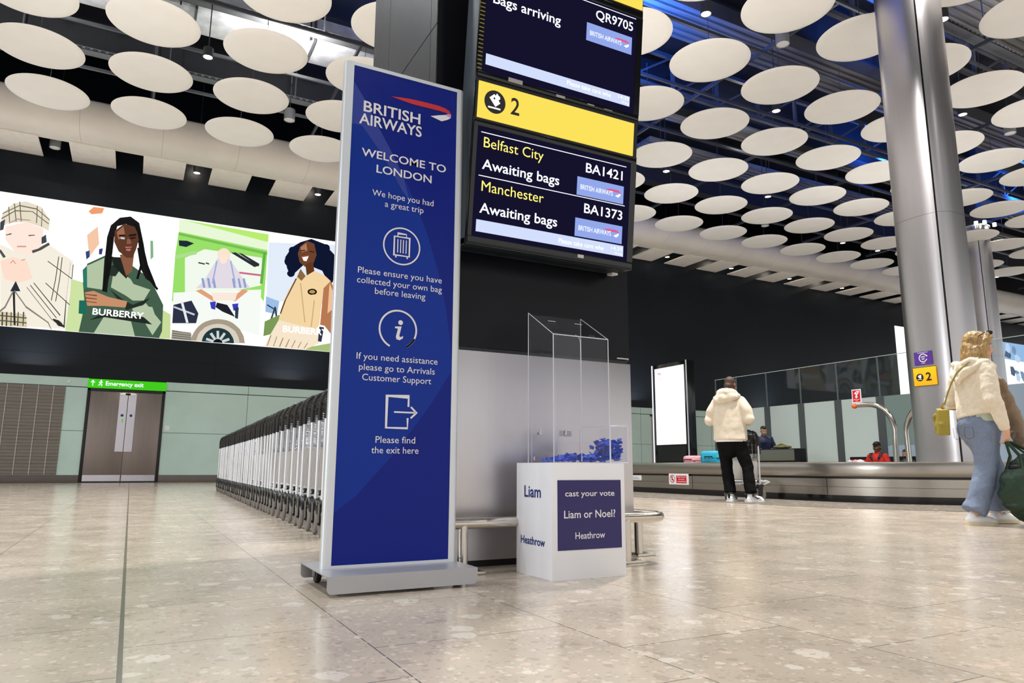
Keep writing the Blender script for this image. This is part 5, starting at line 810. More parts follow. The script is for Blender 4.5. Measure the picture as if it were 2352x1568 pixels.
# tokens: individual plastic discs
random.seed(11)
def token_proto(mat_, label, group):
    o = mesh_obj('voting_token', MB().lathe([(0, 0), (.0115, 0), (.0125, .0008), (.0125, .0022), (.0115, .003), (0, .003)], (0, 0, 0), 20), mat_, None)
    return tag(o, label, 'token', group)
T1 = [token_proto(M['token'], 'blue plastic voting token in the heap inside the clear ballot box', 'tokens inside the ballot box'), token_proto(M['token2'], 'blue plastic voting token in the heap inside the clear ballot box', 'tokens inside the ballot box')]
T2 = [token_proto(M['token'], 'blue plastic voting token piled in the clear side tray', 'tokens in the side tray'), token_proto(M['token2'], 'blue plastic voting token piled in the clear side tray', 'tokens in the side tray')]
usedt = set()
def place_token(protos, x, y, z, flatness):
    pr = random.choice(protos)
    if pr.name in usedt: o = pr.copy(); COL.objects.link(o)
    else: o = pr; usedt.add(pr.name)
    o.location = (x, y, z); o.rotation_euler = (random.uniform(-1, 1)*flatness, random.uniform(-1, 1)*flatness, random.uniform(0, 6))
lo = AZ+.002; NT1 = NT2 = 0
for layer in range(8):                               # main heap: rises toward the right compartment
    for q in range(34):
        x = random.uniform(AX0+.03, AX1-.02); y = random.uniform(AY0+.022, AY1-.025)
        f = max(0, (x-AX0-.03)/(AX1-AX0)); hmax = .002+.040*min(1, f*1.8)
        if abs(x-mx_-.002) < .018: continue
        z = lo+layer*.0055+.006
        if z-lo < hmax+.008 and NT1 < 125: place_token(T1, x, y, z, .9 if layer else .35); NT1 += 1
for layer in range(22):
    for q in range(12):
        x = random.uniform(tx0+.015, tx1-.017) if q % 2 else tx1-.017-abs(random.gauss(0, .012)); y = random.uniform(ty0+.017, ty1-.018)
        z = tz+.014+layer*.005
        if z < .572+.012*math.sin(x*90+y*40) and NT2 < 235: place_token(T2, x, y, z, .8 if layer > 1 else .4); NT2 += 1
# ------------------------------------------------------------ luggage trolleys
def make_trolley(label, group, detail=True):
    t = thing('luggage_trolley', label, 'luggage trolley', group=group, local=True)
    Wt = .5
    for x, sg in ((0, -1), (Wt, 1)):
        po = part('pole', MB().cyl((x, 0, .225), (x, 0, .79), .0125, n=14), M['trolley'], t)
        part('pole_sleeve', MB().tube([(x, 0, .765), (x, 0, .80), (x, -.006, .83), (x, -.01, .862)], [.0165, .0175, .017, .019], 12).ell((x, -.012, .878), (.021, .026, .031), seg=14), M['rubber_gloss'], po)
        mb = MB(); mb.box(x-.019, x+.019, -.03, .03, .185, .228, b=.008)
        for q in (-.0225, .0165): mb.prism([(-.034, .21), (.035, .21), (.02, .075), (-.03, .075)], (x+q, 0, 0), (0, 1, 0), VZ, .006)
        mb.tube([(x-.028, -.01, .085), (x+.028, -.01, .085)], .009, 10)
        mb.tube([(x, .05, .215), (x, .02, .225), (x, -.03, .215), (x, -.062, .18), (x, -.076, .14)], [.012, .02, .02, .016, .01], 10)
        fk = part('caster_fork', mb, M['rubber_gloss'], t)
        part('wheel', MB().lathe([(0, -.012), (.05, -.012), (.06, -.015), (.076, -.013), (.083, -.006), (.085, 0), (.083, .006), (.076, .013), (.06, .015), (.05, .012), (0, .012)], (x, -.01, .085), 28, ax='x'), M['tyre'], fk)
    hb = MB().tube([(0, -.012, .872), (.002, -.03, .91), (.012, -.052, .945), (.04, -.066, .968), (.09, -.07, .978), (.25, -.072, .98), (.41, -.07, .978), (.46, -.066, .968), (.488, -.052, .945), (.498, -.03, .91), (.5, -.012, .872)], [.017, .018, .018, .0175, .016, .0145, .016, .0175, .018, .018, .017], 12)
    h = part('handle', hb, M['rubber_gloss'], t)
    part('brake_bar', MB().tube([(.04, -.052, .945), (.25, -.056, .95), (.46, -.052, .945)], .008, 8), M['black'], h)
    # wire basket between the poles
    mb = MB()
    for z in (.60, .66, .72, .78): mb.tube([(.02, -.006, z), (.48, -.006, z)], .003, 6); mb.tube([(.03, .11, z+.03), (.47, .11, z+.03)], .003, 6)
    for i in range(9): x = .03+.055*i; mb.tube([(x, -.006, .80), (x, -.006, .60), (x, .11, .62), (x, .11, .82)], .0028, 5)
    mb.tube([(.02, -.006, .80), (.03, .11, .82), (.47, .11, .82), (.48, -.006, .80)], .004, 6)
    part('wire_basket', mb, M['wire'], t)
    part('advert_plate', MB().box(.028, .472, .0, .008, .30, .585, b=.002), M['plate_white'], t)
    mb = MB()
    for x0, x1 in ((0.014, .125), (.486, .375)): mb.tube([(x0, .01, .205), (x0+(x1-x0)*.5, .36, .225), (x1, .72, .25), (x1+(.02 if x1 < .25 else -.02), .745, .25)], .0115, 10)
    mb.tube([(.14, .745, .25), (.25, .752, .252), (.36, .745, .25)], .0115, 10)
    mb.tube([(.0, .0, .27), (.25, .0, .275), (.5, .0, .27)], .011, 8)
    part('base_frame', mb, M['trolley'], t)
    mb = MB()
    for x in (.19, .25, .31): mb.tube([(x, .03, .228), (x, .38, .250), (x, .73, .275)], .008, 8)
    mb.tube([(.06, .10, .235), (.44, .10, .235)], .008, 8); mb.tube([(.11, .62, .268), (.39, .62, .268)], .008, 8)
    part('platform_bars', mb, M['trolley'], t)
    part('corner_bumper', MB().ell((.026, .014, .272), (.024, .028, .02), seg=12), M['rubber_gloss'], t); part('corner_bumper', MB().ell((.474, .014, .272), (.024, .028, .02), seg=12), M['rubber_gloss'], t)
    fw = part('front_fork', MB().box(.232, .268, .66, .70, .10, .19, b=.006).tube([(.25, .68, .1), (.25, .68, .155)], .02, 8), M['rubber_gloss'], t)
    part('front_wheel', MB().lathe([(0, -.012), (.05, -.012), (.056, -.006), (.056, .006), (.05, .012), (0, .012)], (.25, .68, .056), 20, ax='x'), M['tyre'], fw)
    return t
TY = [4.77, 5.01, 5.27, 5.53, 5.79, 6.07, 6.37, 6.71, 6.97, 7.23, 7.46, 7.66, 7.86, 8.10, 8.38, 8.63, 8.86, 9.09, 9.31, 9.53, 9.74, 9.99, 10.22, 10.44, 10.67, 10.92, 11.18, 11.45, 11.72, 11.97, 12.22, 12.48, 12.76, 13.05, 13.32, 13.61, 13.91, 14.20]
random.seed(5)
trl = None
for i, y in enumerate(TY):
    x = 1.125+.033*(y-4.72)
    lab = 'silver luggage trolley with black handle, %s from the near end of the nested row' % ordinal(i+1)
    a = -.033+random.uniform(-.012, .012)
    if trl is None: trl = make_trolley(lab, 'nested row of luggage trolleys'); trl.location = (x, y, 0); trl.rotation_euler = (0, 0, a)
    else: dup(trl, (x+random.uniform(-.006, .006), y, 0), a, lab)

# ------------------------------------------------------------ baggage carousel
def stad_loft(mb, prof, m=0, cap=False):
    rings = [stadium(CX, CY0, CY1, hw, 40) for hw, z in prof]; n = len(rings[0]); vs = []
    for (hw, z), rg in zip(prof, rings): vs += [(x, y, z) for x, y in rg]
    fs = []
    for i in range(len(prof)-1):
        for kk in range(n): fs.append((i*n+kk, i*n+(kk+1) % n, (i+1)*n+(kk+1) % n, (i+1)*n+kk))
    if cap: fs.append(tuple((len(prof)-1)*n+kk for kk in range(n)))
    mb.add(vs, fs, m); return mb
ca = thing('baggage_carousel', 'long steel baggage carousel with black kick plinth, right of the tower', 'baggage carousel', (CX, 11.6, 0))
part('plinth', stad_loft(MB(), [(2.36, .0), (2.42, .0), (2.42, .095), (2.36, .095)]), M['black_gloss'], ca, label='black kick plinth')
part('lower_panel', stad_loft(MB(), [(2.37, .096), (2.405, .096), (2.405, .205), (2.400, .207), (2.405, .209), (2.405, .318), (2.37, .322)]), M['steel_h'], ca)
part('shadow_gap', stad_loft(MB(), [(2.36, .31), (2.375, .31), (2.375, .365), (2.36, .365)]), M['black'], ca)
part('bumper', stad_loft(MB(), [(2.36, .355), (2.405, .35), (2.41, .36), (2.404, .52), (2.396, .54), (2.375, .5465), (2.31, .5465), (2.29, .53), (2.29, .5)]), M['steel_h'], ca)
part('belt', stad_loft(MB(), [(2.29, .50), (1.32, .50)]), M['rubber'], ca)
part('island', stad_loft(MB(), [(1.32, .50), (1.31, .53), (1.30, .535)], cap=True), M['steel_h'], ca)
mb = MB()
for y in (6.9, 9.6, 12.3, 15.0):
    xs = CX-2.407 if y > CY0 else CX-math.sqrt(2.407**2-(CY0-y)**2)
    mb.box(xs-.001, xs+.004, y-.004, y+.004, .1, .318)
part('panel_joint', mb, M['beam'], ca)
USX = (0, -1, 0)
nt_ = thing('carousel_notice', 'white and red do not sit notice stuck on the carousel side', 'notice', (8.59, 9.95, .165))
part('sticker', MB().box(8.589, 8.594, 9.69, 10.206, .165, .355), M['white_board'], nt_)
ON = (8.5885, 10.206, .165); mb = MB()
flat(mb, [(.20, .025), (.465, .025), (.465, .155), (.20, .155)], ON, USX, VZ, .0005, 0)
stroke(mb, arc(.095, .10, .062, n=28), .012, ON, USX, VZ, .0008, 0, True); flat(mb, arc(.09, .13, .013), ON, USX, VZ, .0006, 1); stroke(mb, [(.09, .115), (.085, .085), (.115, .085), (.115, .06)], .018, ON, USX, VZ, .0006, 1); stroke(mb, [(.052, .145), (.138, .055)], .011, ON, USX, VZ, .001, 0)
put_text(mb, 'Please do not', ON, USX, VZ, .225, .44, .122, .022, .001, .02, 2); put_text(mb, 'sit on the', ON, USX, VZ, .255, .41, .084, .022, .001, .02, 2); put_text(mb, 'carousel belt', ON, USX, VZ, .225, .44, .044, .022, .001, .02, 2)
part('lettering', mb, [M['red_sign'], M['sign_ink'], M['white_print']], nt_)
n2 = thing('carousel_label', 'small white printed label on the carousel side next to the tower edge', 'label', (8.59, 11.15, .235))
part('sticker', MB().box(8.589, 8.594, 11.0, 11.30, .222, .312), M['white_board'], n2)
mb = MB()
for i in range(3): flat(mb, [(.03, .02+.018*i), (.26-.03*i, .02+.018*i), (.26-.03*i, .026+.018*i), (.03, .026+.018*i)], (8.5885, 11.30, .222), USX, VZ, .0006, 0)
part('print_lines', mb, M['alu_flat'], n2)

# emergency stop post and the second hoop post on the island
HX = 12.0
def hy(y, z): return (HX, y*1.25, .45+(z-.45)*1.25)
h1 = thing('emergency_stop_post', 'bent steel post with red emergency stop sign above the carousel', 'post', (HX, 8.1, .535))
part('post_tube', MB().tube([(HX, 8.12, .537), hy(6.49, .8), hy(6.478, 1.0), hy(6.50, 1.12), hy(6.545, 1.215), hy(6.61, 1.29), hy(6.70, 1.35), hy(6.80, 1.385), hy(6.90, 1.395), hy(7.03, 1.397)], .047, 16), M['steel_pipe'], h1)
part('stop_button', MB().ell((HX-.01, 8.86, 1.615), (.05, .055, .045)), M['orange'], h1)
sp_ = part('sign_plate', MB().box(HX-.012, HX-.004, 8.705, 8.90, 1.672, 1.93), M['white_board'], h1)
mb = MB(); OE = (HX-.0125, 8.90, 1.672)
flat(mb, [(.018, .02), (.177, .02), (.177, .24), (.018, .24)], OE, USX, VZ, .001, 0)
flat(mb, [(.045, .165), (.07, .20), (.11, .225), (.165, .225), (.15, .19), (.13, .16), (.115, .16), (.115, .12), (.135, .12), (.095, .085), (.06, .12), (.082, .12), (.082, .165), (.07, .175)], OE, USX, VZ, .002, 1)
flat(mb, arc(.112, .193, .012, n=10), OE, USX, VZ, .003, 0)
put_text(mb, 'EMERGENCY', OE, USX, VZ, .028, .167, .058, .016, .002, .02, 1); put_text(mb, 'STOP', OE, USX, VZ, .07, .125, .032, .016, .002, .02, 1)
part('lettering', mb, [M['red_sign'], M['white_print']], sp_)
h2 = thing('hoop_post', 'bent steel hoop post partly hidden behind the near steel column', 'post', (HX, 7.88, .535))
part('post_tube', MB().tube([(HX, 7.88, .537), hy(6.308, .8), hy(6.312, .956), hy(6.295, 1.06), hy(6.25, 1.16), hy(6.18, 1.25), hy(6.08, 1.33), hy(5.98, 1.38), hy(5.86, 1.397), hy(5.75, 1.397)], .047, 16), M['steel_pipe'], h2)

# ------------------------------------------------------------ digital totem inside the loop
tt = thing('digital_totem', 'tall black digital totem with blank glowing white screen behind the carousel', 'totem', (10.7, 12.5, .535))
part('cabinet', MB().box(10.605, 10.83, 11.905, 13.07, .536, 2.80, b=.008), M['black_gloss'], tt)
scn = part('screen', MB().box(10.598, 10.606, 11.985, 12.975, .968, 2.708), M['totem'], tt)
mb = MB(); OT = (10.5975, 12.975, .968); ribbon(mb, .075, 1.575, .14, .055, OT, USX, VZ, 0, 1)
flat(mb, [(.80, 1.605), (.84, 1.605), (.84, 1.622), (.80, 1.622)], OT, USX, VZ, .001, 2); flat(mb, [(.1, .13), (.9, .13), (.9, .137), (.1, .137)], OT, USX, VZ, .001, 2); flat(mb, [(.08, 1.49), (.24, 1.49), (.24, 1.503), (.08, 1.503)], OT, USX, VZ, .001, 2)
part('screen_print', mb, [emit('screen_red', 'd8303c', 1), emit('screen_blue', '7f93d8', 1), emit('screen_faint_grey', 'd6d9e4', 1)], scn)
for y in (11.905, 13.07): part('light_edge', MB().box(10.59, 10.606, y-.012, y+.012, .536, 2.80), M['totem_edge'] if y > 12 else M['alu'], tt)
part('service_panel', MB().box(10.599, 10.606, 12.0, 12.95, .60, .93), M['black'], tt)

# ------------------------------------------------------------ steel columns
def column(cx, cy, label, z0, z1, sect=(.40, .46), spots=False):
    t = thing('steel_column', label, 'column', (cx, cy, z0)); a, b_ = sect; e = 2/3.0
    def pt(th, g=1.0):
        c, s = math.cos(th), math.sin(th); return (cx+a*g*math.copysign(abs(c)**e, c), cy+b_*g*math.copysign(abs(s)**e, s))
    cd_ = Vector((-cx, -cy)).normalized(); rt = Vector((-cd_.y, cd_.x))
    best = min((i/2000*2*pi for i in range(2000)), key=lambda th: abs((Vector(pt(th))-Vector((cx, cy))).dot(rt)-.11)+(9 if (Vector(pt(th))-Vector((cx, cy))).dot(cd_) < 0 else 0))
    g = .075
    mb = MB(); ths = [i*2*pi/48 for i in range(48)]; mb.prism([pt(th, .93) for th in ths], (0, 0, z0), (1, 0, 0), (0, 1, 0), z1-z0); part('core', mb, M['black'], t)
    seams = [z0, 4.36, z1] if not spots else [z0, 4.36, z1]
    for h in range(2):
        s0 = best+h*pi+g/2; s1 = best+(h+1)*pi-g/2; arcp = [s0+(s1-s0)*i/36 for i in range(37)]; mb = MB()
        for za, zb2 in zip(seams, seams[1:]):
            poly = [pt(th) for th in arcp]+[pt(th, .95) for th in reversed(arcp)]
            mb.prism(poly, (0, 0, za+.002), (1, 0, 0), (0, 1, 0), zb2-za-.004)
        part('steel_shell', mb, M['steel'], t, angle=50)
    part('base_ring', MB().prism([pt(th, 1.03) for th in ths], (0, 0, z0), (1, 0, 0), (0, 1, 0), .02), M['black'], t)
    mb = MB(); mb.prism([pt(th, 1.06) for th in ths], (0, 0, z1), (1, 0, 0), (0, 1, 0), .05); cp = part('capital', mb, M['alu'], t)
    part('neck', MB().prism([pt(th, .7) for th in ths], (0, 0, z1+.05), (1, 0, 0), (0, 1, 0), 12.4-z1-.05), M['beam'], t)
    if spots:
        for th in (best-.9, best-.1, best+.5, best+1.3, best-1.7):
            x, y = pt(th, 1.35); part('column_spot', MB().lathe([(0, 0), (.06, 0), (.06, .12), (0, .12)], (x, y, z1-.02), 14), M['lamp_lit'], cp)
        for th in (best-.8, best+.3, best+1.2):
            x, y = pt(th, 1.5); lamp('column_spot_light', 'SPOT', (x, y, z1-.08), 55, (1, .92, .78), (cx, cy, z1-3), spot_size=1.2, spot_blend=.5, shadow_soft_size=.08)
    return t
C1X, C1Y = 11.0, 6.53
column(C1X, C1Y, 'near brushed steel column rising from the carousel with a dark vertical slot', .537, 9.15)
column(26.6, 14.2, 'second steel column further back with lit spotlights round its top', 0, 9.12, spots=True)
SXF = C1X-.40-.006
ys_ = thing('column_sign', 'yellow sign with bag symbol and number 2 on the near steel column', 'sign', (SXF, 6.5, 1.7))
part('sign_plate', MB().box(SXF-.008, SXF, 6.395, 6.766, 1.70, 1.99, b=.001), M['yellow_sign'], ys_)
OC = (SXF-.0085, 6.766, 1.70); mb = MB(); reclaim_icon(mb, .105, .135, .058, OC, USX, VZ, 0, 1); put_text(mb, '2', OC, USX, VZ, .20, .285, .075, .125, .002, .02, 0)
stroke(mb, [(.003, .003), (.368, .003), (.368, .287), (.003, .287)], .005, OC, USX, VZ, .001, 0, True); part('lettering', mb, [M['sign_ink'], M['white_print']], ys_)
pu = thing('column_notice', 'purple notice with a white ring above the yellow sign on the steel column', 'notice', (SXF, 6.58, 2.02))
part('sign_plate', MB().box(SXF-.006, SXF, 6.444, 6.725, 2.022, 2.226), M['purple'], pu)
OC = (SXF-.0065, 6.725, 2.022); mb = MB(); stroke(mb, arc(.14, .107, .06, 20, 340, n=30), .012, OC, USX, VZ, .001); flat(mb, [(.19, .15), (.215, .135), (.20, .115)], OC, USX, VZ, .001)
put_text(mb, '100%', OC, USX, VZ, .106, .174, .112, .022, .001, .015)
for y, w_ in ((.092, .05), (.08, .04), (.185, .16), (.022, .06)): flat(mb, [(.14-w_/2, y), (.14+w_/2, y), (.14+w_/2, y+.006), (.14-w_/2, y+.006)], OC, USX, VZ, .001)
part('lettering', mb, M['white_print'], pu)
# ------------------------------------------------------------ glass partition behind the carousel
PX = 15.6
gp = thing('glass_partition', 'long frosted and clear glass partition wall behind the baggage carousel', 'partition', (PX, 10, 0))
YJ = [16.25+1.145*.0, 15.40, 14.27, 13.12, 11.99, 10.84, 9.695, 8.55, 7.405, 6.26, 5.115, 3.97, 2.825, 1.68]
for i, (ya, yb) in enumerate(zip(YJ, YJ[1:])):
    mt_ = M['frost'] if yb > 10.8 else (M['frost_dark'] if yb > 8.5 else M['frost_blue'])
    if ya <= 15.41: part('frosted_pane', MB().box(PX, PX+.02, yb+.01, ya-.01, .0 if not (8.5 < yb < 10.8) else 1.0, 2.15), mt_, gp)
    if 8.5 < yb < 10.8: part('frosted_pane', MB().box(PX, PX+.02, yb+.01, ya-.01, 0, .99), M['frost_blue'], gp)
    part('clear_pane', MB().box(PX+.005, PX+.017, yb+.012, ya-.012, 2.16 if ya <= 15.41 else 0, 3.10), M['glass'], gp)
for y in YJ:
    part('post', MB().box(PX-.012, PX+.09, y-.10, y+.10, 0, 2.155), M['post'], gp)
    part('glazing_bar', MB().box(PX-.005, PX+.03, y-.011, y+.011, 2.155, 3.10), M['post'], gp)
mb = MB(); mb.box(PX-.004, PX+.026, YJ[-1], YJ[0], 3.10, 3.112); part('top_edge', mb, M['frost'], gp)

# transfer counters behind the belt
for x0, x1, y0, y1, zt, lab in ((13.7, 13.95, 11.68, 13.1, .92, 'steel fronted transfer counter where the man in the padded jacket stands'), (14.98, 15.25, 9.35, 11.3, .728, 'low dark counter behind the staff member in red')):
    c = thing('transfer_counter', lab, 'counter', ((x0+x1)/2, (y0+y1)/2, 0))
    part('front_panel', MB().box(x0, x0+.02, y0+.12, y1, .64 if zt > .8 else .2, zt-.02), M['steel_h'] if zt > .8 else M['beam'], c)
    part('carcass', MB().box(x0+.02, x1, y0, y1, 0, zt-.02), M['black'], c); part('worktop', MB().box(x0, x1, y0, y1, zt-.02, zt, b=.004), M['beam'], c)

# luggage on the belt
def suitcase(name, label, loc, rz, L, Wd, H, m_):
    s = thing(name, label, 'suitcase', loc, rz, local=True)
    part('shell', MB().box(-L/2, L/2, -Wd/2, Wd/2, .012, H, b=min(.05, H*.28)), m_, s, angle=60)
    mb = MB()
    for i in range(4): mb.box(-L/2+.06+i*(L-.16)/3, -L/2+.10+i*(L-.16)/3, -Wd/2-.004, Wd/2+.004, H*.25, H*.75, b=.003)
    part('ribs', mb, m_, s)
    part('zip', MB().box(-L/2-.002, L/2+.002, -Wd/2-.002, Wd/2+.002, H*.48, H*.52), M['black'], s)
    part('handle', MB().tube([(-.08, -Wd/2, H*.6), (-.08, -Wd/2-.03, H*.6), (.08, -Wd/2-.03, H*.6), (.08, -Wd/2, H*.6)], .009, 8), M['black'], s)
    for x in (-L/2+.07, L/2-.07): part('wheel', MB().lathe([(0, -.012), (.022, -.012), (.022, .012), (0, .012)], (x, Wd/2-.04, .022), 12, ax='x'), M['rubber'], s)
    return s
suitcase('suitcase', 'small pink hard case lying on the belt left of the man in cream', (9.45, 10.52, .50), -1.5, .30, .24, .185, M['pink'])
suitcase('suitcase', 'cyan blue hard suitcase on the belt beside the man in cream', (9.2, 9.66, .50), -1.57, .46, .30, .255, M['cyan'])
bk = thing('holdall', 'small dark bag on the belt between the pink and cyan cases', 'bag', (9.45, 10.12, .50), -1.5, local=True)
part('body', MB().ell((0, 0, .075), (.11, .08, .072)), M['black'], bk, 60); part('strap', MB().tube([(-.07, 0, .12), (-.03, -.02, .19), (.03, -.02, .19), (.07, 0, .12)], .008, 8), M['red_cloth'], bk)

# ------------------------------------------------------------ people: one fused body surface, clothes as shells
def fuse(name, mb, mats, parent, voxel=.008, it=4, fac=.5, disp=0.0, dscale=.12, label=None):
    o = mesh_obj(name, mb, mats, None)
    md = o.modifiers.new('r', 'REMESH'); md.mode = 'VOXEL'; md.voxel_size = voxel; md.use_smooth_shade = True
    sm = o.modifiers.new('s', 'SMOOTH'); sm.iterations = it; sm.factor = fac
    if disp:
        tx = bpy.data.textures.new('folds', 'CLOUDS'); tx.noise_scale = dscale; tx.noise_depth = 2
        dm = o.modifiers.new('d', 'DISPLACE'); dm.texture = tx; dm.strength = disp; dm.mid_level = .5
        s2 = o.modifiers.new('s2', 'SMOOTH'); s2.iterations = 1
    bpy.context.view_layer.update(); dg = bpy.context.evaluated_depsgraph_get()
    me = bpy.data.meshes.new_from_object(o.evaluated_get(dg)); old = o.data; o.modifiers.clear(); o.data = me; bpy.data.meshes.remove(old)
    me.name = name
    for p_ in me.polygons: p_.use_smooth = True; p_.material_index = 0
    if parent: o.parent = parent; o.location = (0, 0, 0); ORG[o.name] = Vector()
    if label: o['label'] = label
    return o
def xf(mb, fn, loc=(0, 0, 0), rot=(0, 0, 0)):
    t = MB(); fn(t); R_ = Matrix.Translation(loc) @ Euler(rot).to_matrix().to_4x4(); t.v = [tuple(R_ @ Vector(v)) for v in t.v]; mb.add(t.v, t.f, 0)
def head(mb, c, rot=(0, 0, 0), s=1.0):
    def f(t):
        e = lambda p, r, ro=(0, 0, 0): t.ell([q*s for q in p], [q*s for q in r], ro)
        e((0, -.012, .035), (.072, .092, .083)); e((0, .028, -.03), (.061, .066, .082)); e((0, .045, -.088), (.04, .046, .028)); e((0, .082, -.098), (.020, .014, .014))
        t.tube([(0, .088*s, .0), (0, .102*s, -.022*s), (0, .112*s, -.04*s), (0, .096*s, -.05*s)], [.007*s, .010*s, .014*s, .008*s], 10)
        for q in (-1, 1):
            e((q*.076, -.008, -.012), (.010, .021, .032), (0, 0, q*.3)); e((q*.012, .098, -.043), (.010, .010, .008)); e((q*.034, .076, -.04), (.022, .02, .02)); e((q*.032, .084, .012), (.024, .012, .008))
        e((0, .09, -.066), (.023, .012, .007)); e((0, .088, -.077), (.020, .012, .007))
        t.limb([(0, -.02*s, -.16*s), (0, -.01*s, -.06*s)], [.055*s, .054*s], 12)
    xf(mb, f, c, rot)
def face_bits(parent, c, rot, s=1.0):
    for q in (-1, 1):
        mb = MB(); xf(mb, lambda t: t.ell((q*.032*s, .083*s, -.006*s), (.013*s, .009*s, .008*s), seg=12), c, rot); e_ = part('eye', mb, M['eye'], parent)
        mb = MB(); xf(mb, lambda t: t.ell((q*.032*s, .0905*s, -.006*s), (.0055*s, .003*s, .0058*s), seg=10), c, rot); part('iris', mb, M['iris'], e_)
        mb = MB(); xf(mb, lambda t: t.tube([(q*.014*s, .097*s, .013*s), (q*.032*s, .096*s, .018*s), (q*.05*s, .086*s, .014*s)], .0035*s, 6), c, rot); part('eyebrow', mb, M['hair_dark'], parent)
    mb = MB(); xf(mb, lambda t: t.ell((0, .0985*s, -.066*s), (.02*s, .006*s, .0042*s), seg=12).ell((0, .097*s, -.075*s), (.017*s, .006*s, .005*s), seg=12), c, rot); part('lips', mb, M['lips'], parent)
def hand(mb, wrist, rot, curl=.6, side=1, s=1.0):
    # built pointing down -z, palm facing +x*side... knuckles across y
    def f(t):
        t.ell((0, 0, -.045*s), (.016*s, .040*s, .048*s)); t.limb([(0, 0, .02*s), (0, 0, -.02*s)], [.024*s, .026*s], 10, asp=1.25)
        for i, (yy, L) in enumerate(((.031, .070), (.011, .078), (-.010, .073), (-.029, .058))):
            p = Vector((0, yy*s, -.082*s)); pts = [Vector((0, yy*.9*s, -.05*s)), p]; a = curl*.45
            for seg in (.42, .33, .25):
                p = p+Vector((math.sin(a)*side, 0, -math.cos(a)))*L*seg*s; pts.append(p); a += curl*.75
            t.limb(pts, [.0095*s, .0092*s, .0085*s, .008*s, .007*s], 8)
        p = Vector((.006*side*s, .036*s, -.03*s)); t.limb([(0, .02*s, -.02*s), p, p+Vector((.02*side, .022, -.022))*s, p+Vector((.036*side, .022, -.044))*s], [.012*s, .0115*s, .0095*s, .008*s], 8)
    xf(mb, f, wrist, rot)
def foot(mb, an, yaw, L=.25, lift=0.0, r=.036):
    d = Vector((math.sin(yaw), math.cos(yaw), 0)); a = Vector(an)
    mb.limb([a+Vector((0, 0, .02)), a-d*.03+Vector((0, 0, -.038)), a+d*(L*.3)+Vector((0, 0, -.045)), a+d*(L-.12)+Vector((0, 0, -.055))], [r*.95, r*.72, r*.62, r*.5], 10)
def shoe(name, an, yaw, parent, L=.28, w_=.048, top=.085, mu=None, ms=None):
    d = Vector((math.sin(yaw), math.cos(yaw), 0)); sd = Vector((d.y, -d.x, 0)); base = Vector((an[0], an[1], an[2]-.08))
    def ring(f, wd, z): return [base+d*(f)+sd*(wd*math.cos(a))+Vector((0, 0, z)) for a in (0,)]
    prof = [(-.085, .72), (-.07, .92), (0, .95), (.08, 1.05), (.14, 1.08), (.175, .85), (.195, .4)]
    sc_ = (L-.0)/.28
    def outline(k, grow=1.0): return [base+d*(f*sc_)+sd*(w_*q*grow) for f, q in prof]+[base+d*(f*sc_)-sd*(w_*q*grow) for f, q in reversed(prof)]
    mb = MB(); o_ = outline(0); n = len(o_); vs = [p for p in o_]+[p+Vector((0, 0, .026)) for p in o_]
    mb.add(vs, [tuple(reversed(range(n))), tuple(range(n, 2*n))]+[(i, (i+1) % n, n+(i+1) % n, n+i) for i in range(n)])
    mb2 = MB()
    mb2.limb([base+d*(-.045*sc_)+Vector((0, 0, .045)), base+d*.05*sc_+Vector((0, 0, .05)), base+d*.135*sc_+Vector((0, 0, .036))], [w_*.86, w_*.92, w_*.78], 12, asp=1.0)
    mb2.limb([base+d*(-.035*sc_)+Vector((0, 0, .05)), base+d*(-.03*sc_)+Vector((0, 0, top))], [w_*.84, w_*.8], 12)
    mb2.ell(base+d*.15*sc_+Vector((0, 0, .03)), (w_*.85, w_*.85, .028)); mb2.ell(base+Vector((0, 0, .035)), (w_*.85, w_*.85, .03))
    sh = fuse(name, mb2, mu or M['shoe'], parent, .006, 3); part('sole', mb, ms or M['shoe'], sh, 40)
    return sh, base, d, sd

# --- man in cream hooded jacket, seen from behind, waiting at the belt
AZM = math.radians(45.58)
rv = Vector((math.cos(AZM), -math.sin(AZM), 0))
yawm = math.radians(20)
mn = thing('person', 'man in cream hooded jacket and black trousers, back turned, standing at the belt', 'person', Vector((7.5, 7.35, 0))+rv*(-.145), -AZM-yawm, local=True)
hl, kl, al = (-.10, .0, .86), (-.085, .03, .47), (-.03, -.01, .08)
hr, kr, ar = (.10, .0, .86), (.20, .05, .47), (.25, .0, .08)
HM, HMr = (.02, .035, 1.61), (-.32, 0, -.15)
mb = MB()
mb.limb([(0, 0, .88), (0, -.005, 1.0), (0, -.01, 1.2), (0, -.01, 1.34), (0, .0, 1.42)], [.15, .14, .16, .175, .12], 16, asp=.62, up=(1, 0, 0)); mb.limb([(0, .0, 1.40), (.012, .015, 1.56)], [.06, .055], 12)
head(mb, HM, HMr, 1.03)
for hp, kn, an in ((hl, kl, al), (hr, kr, ar)): mb.limb([hp, kn, an], [.085, .058, .04], 14); foot(mb, an, .25 if an is al else .75)
for sg in (-1, 1):
    sh_, el_, wr_ = (sg*.185, -.0, 1.37), (sg*.27, -.02, 1.12), (sg*.10, .26, 1.12)
    mb.limb([sh_, el_, wr_], [.055, .045, .032], 12); hand(mb, wr_, (pi/2+.2, 0, sg*-.9 if False else sg*.6), .7, sg*-1)
bd = fuse('body', mb, M['skin_b'], mn, .007, 5); face_bits(mn, HM, HMr, 1.03)
mb = MB()
def f(t): t.ell((0, -.014, .042), (.0755, .0945, .082)); t.ell((0, -.06, -.03), (.058, .048, .045))
xf(mb, f, HM, HMr); part('hair', mb, M['stubble'], mn, 60)
mb = MB()
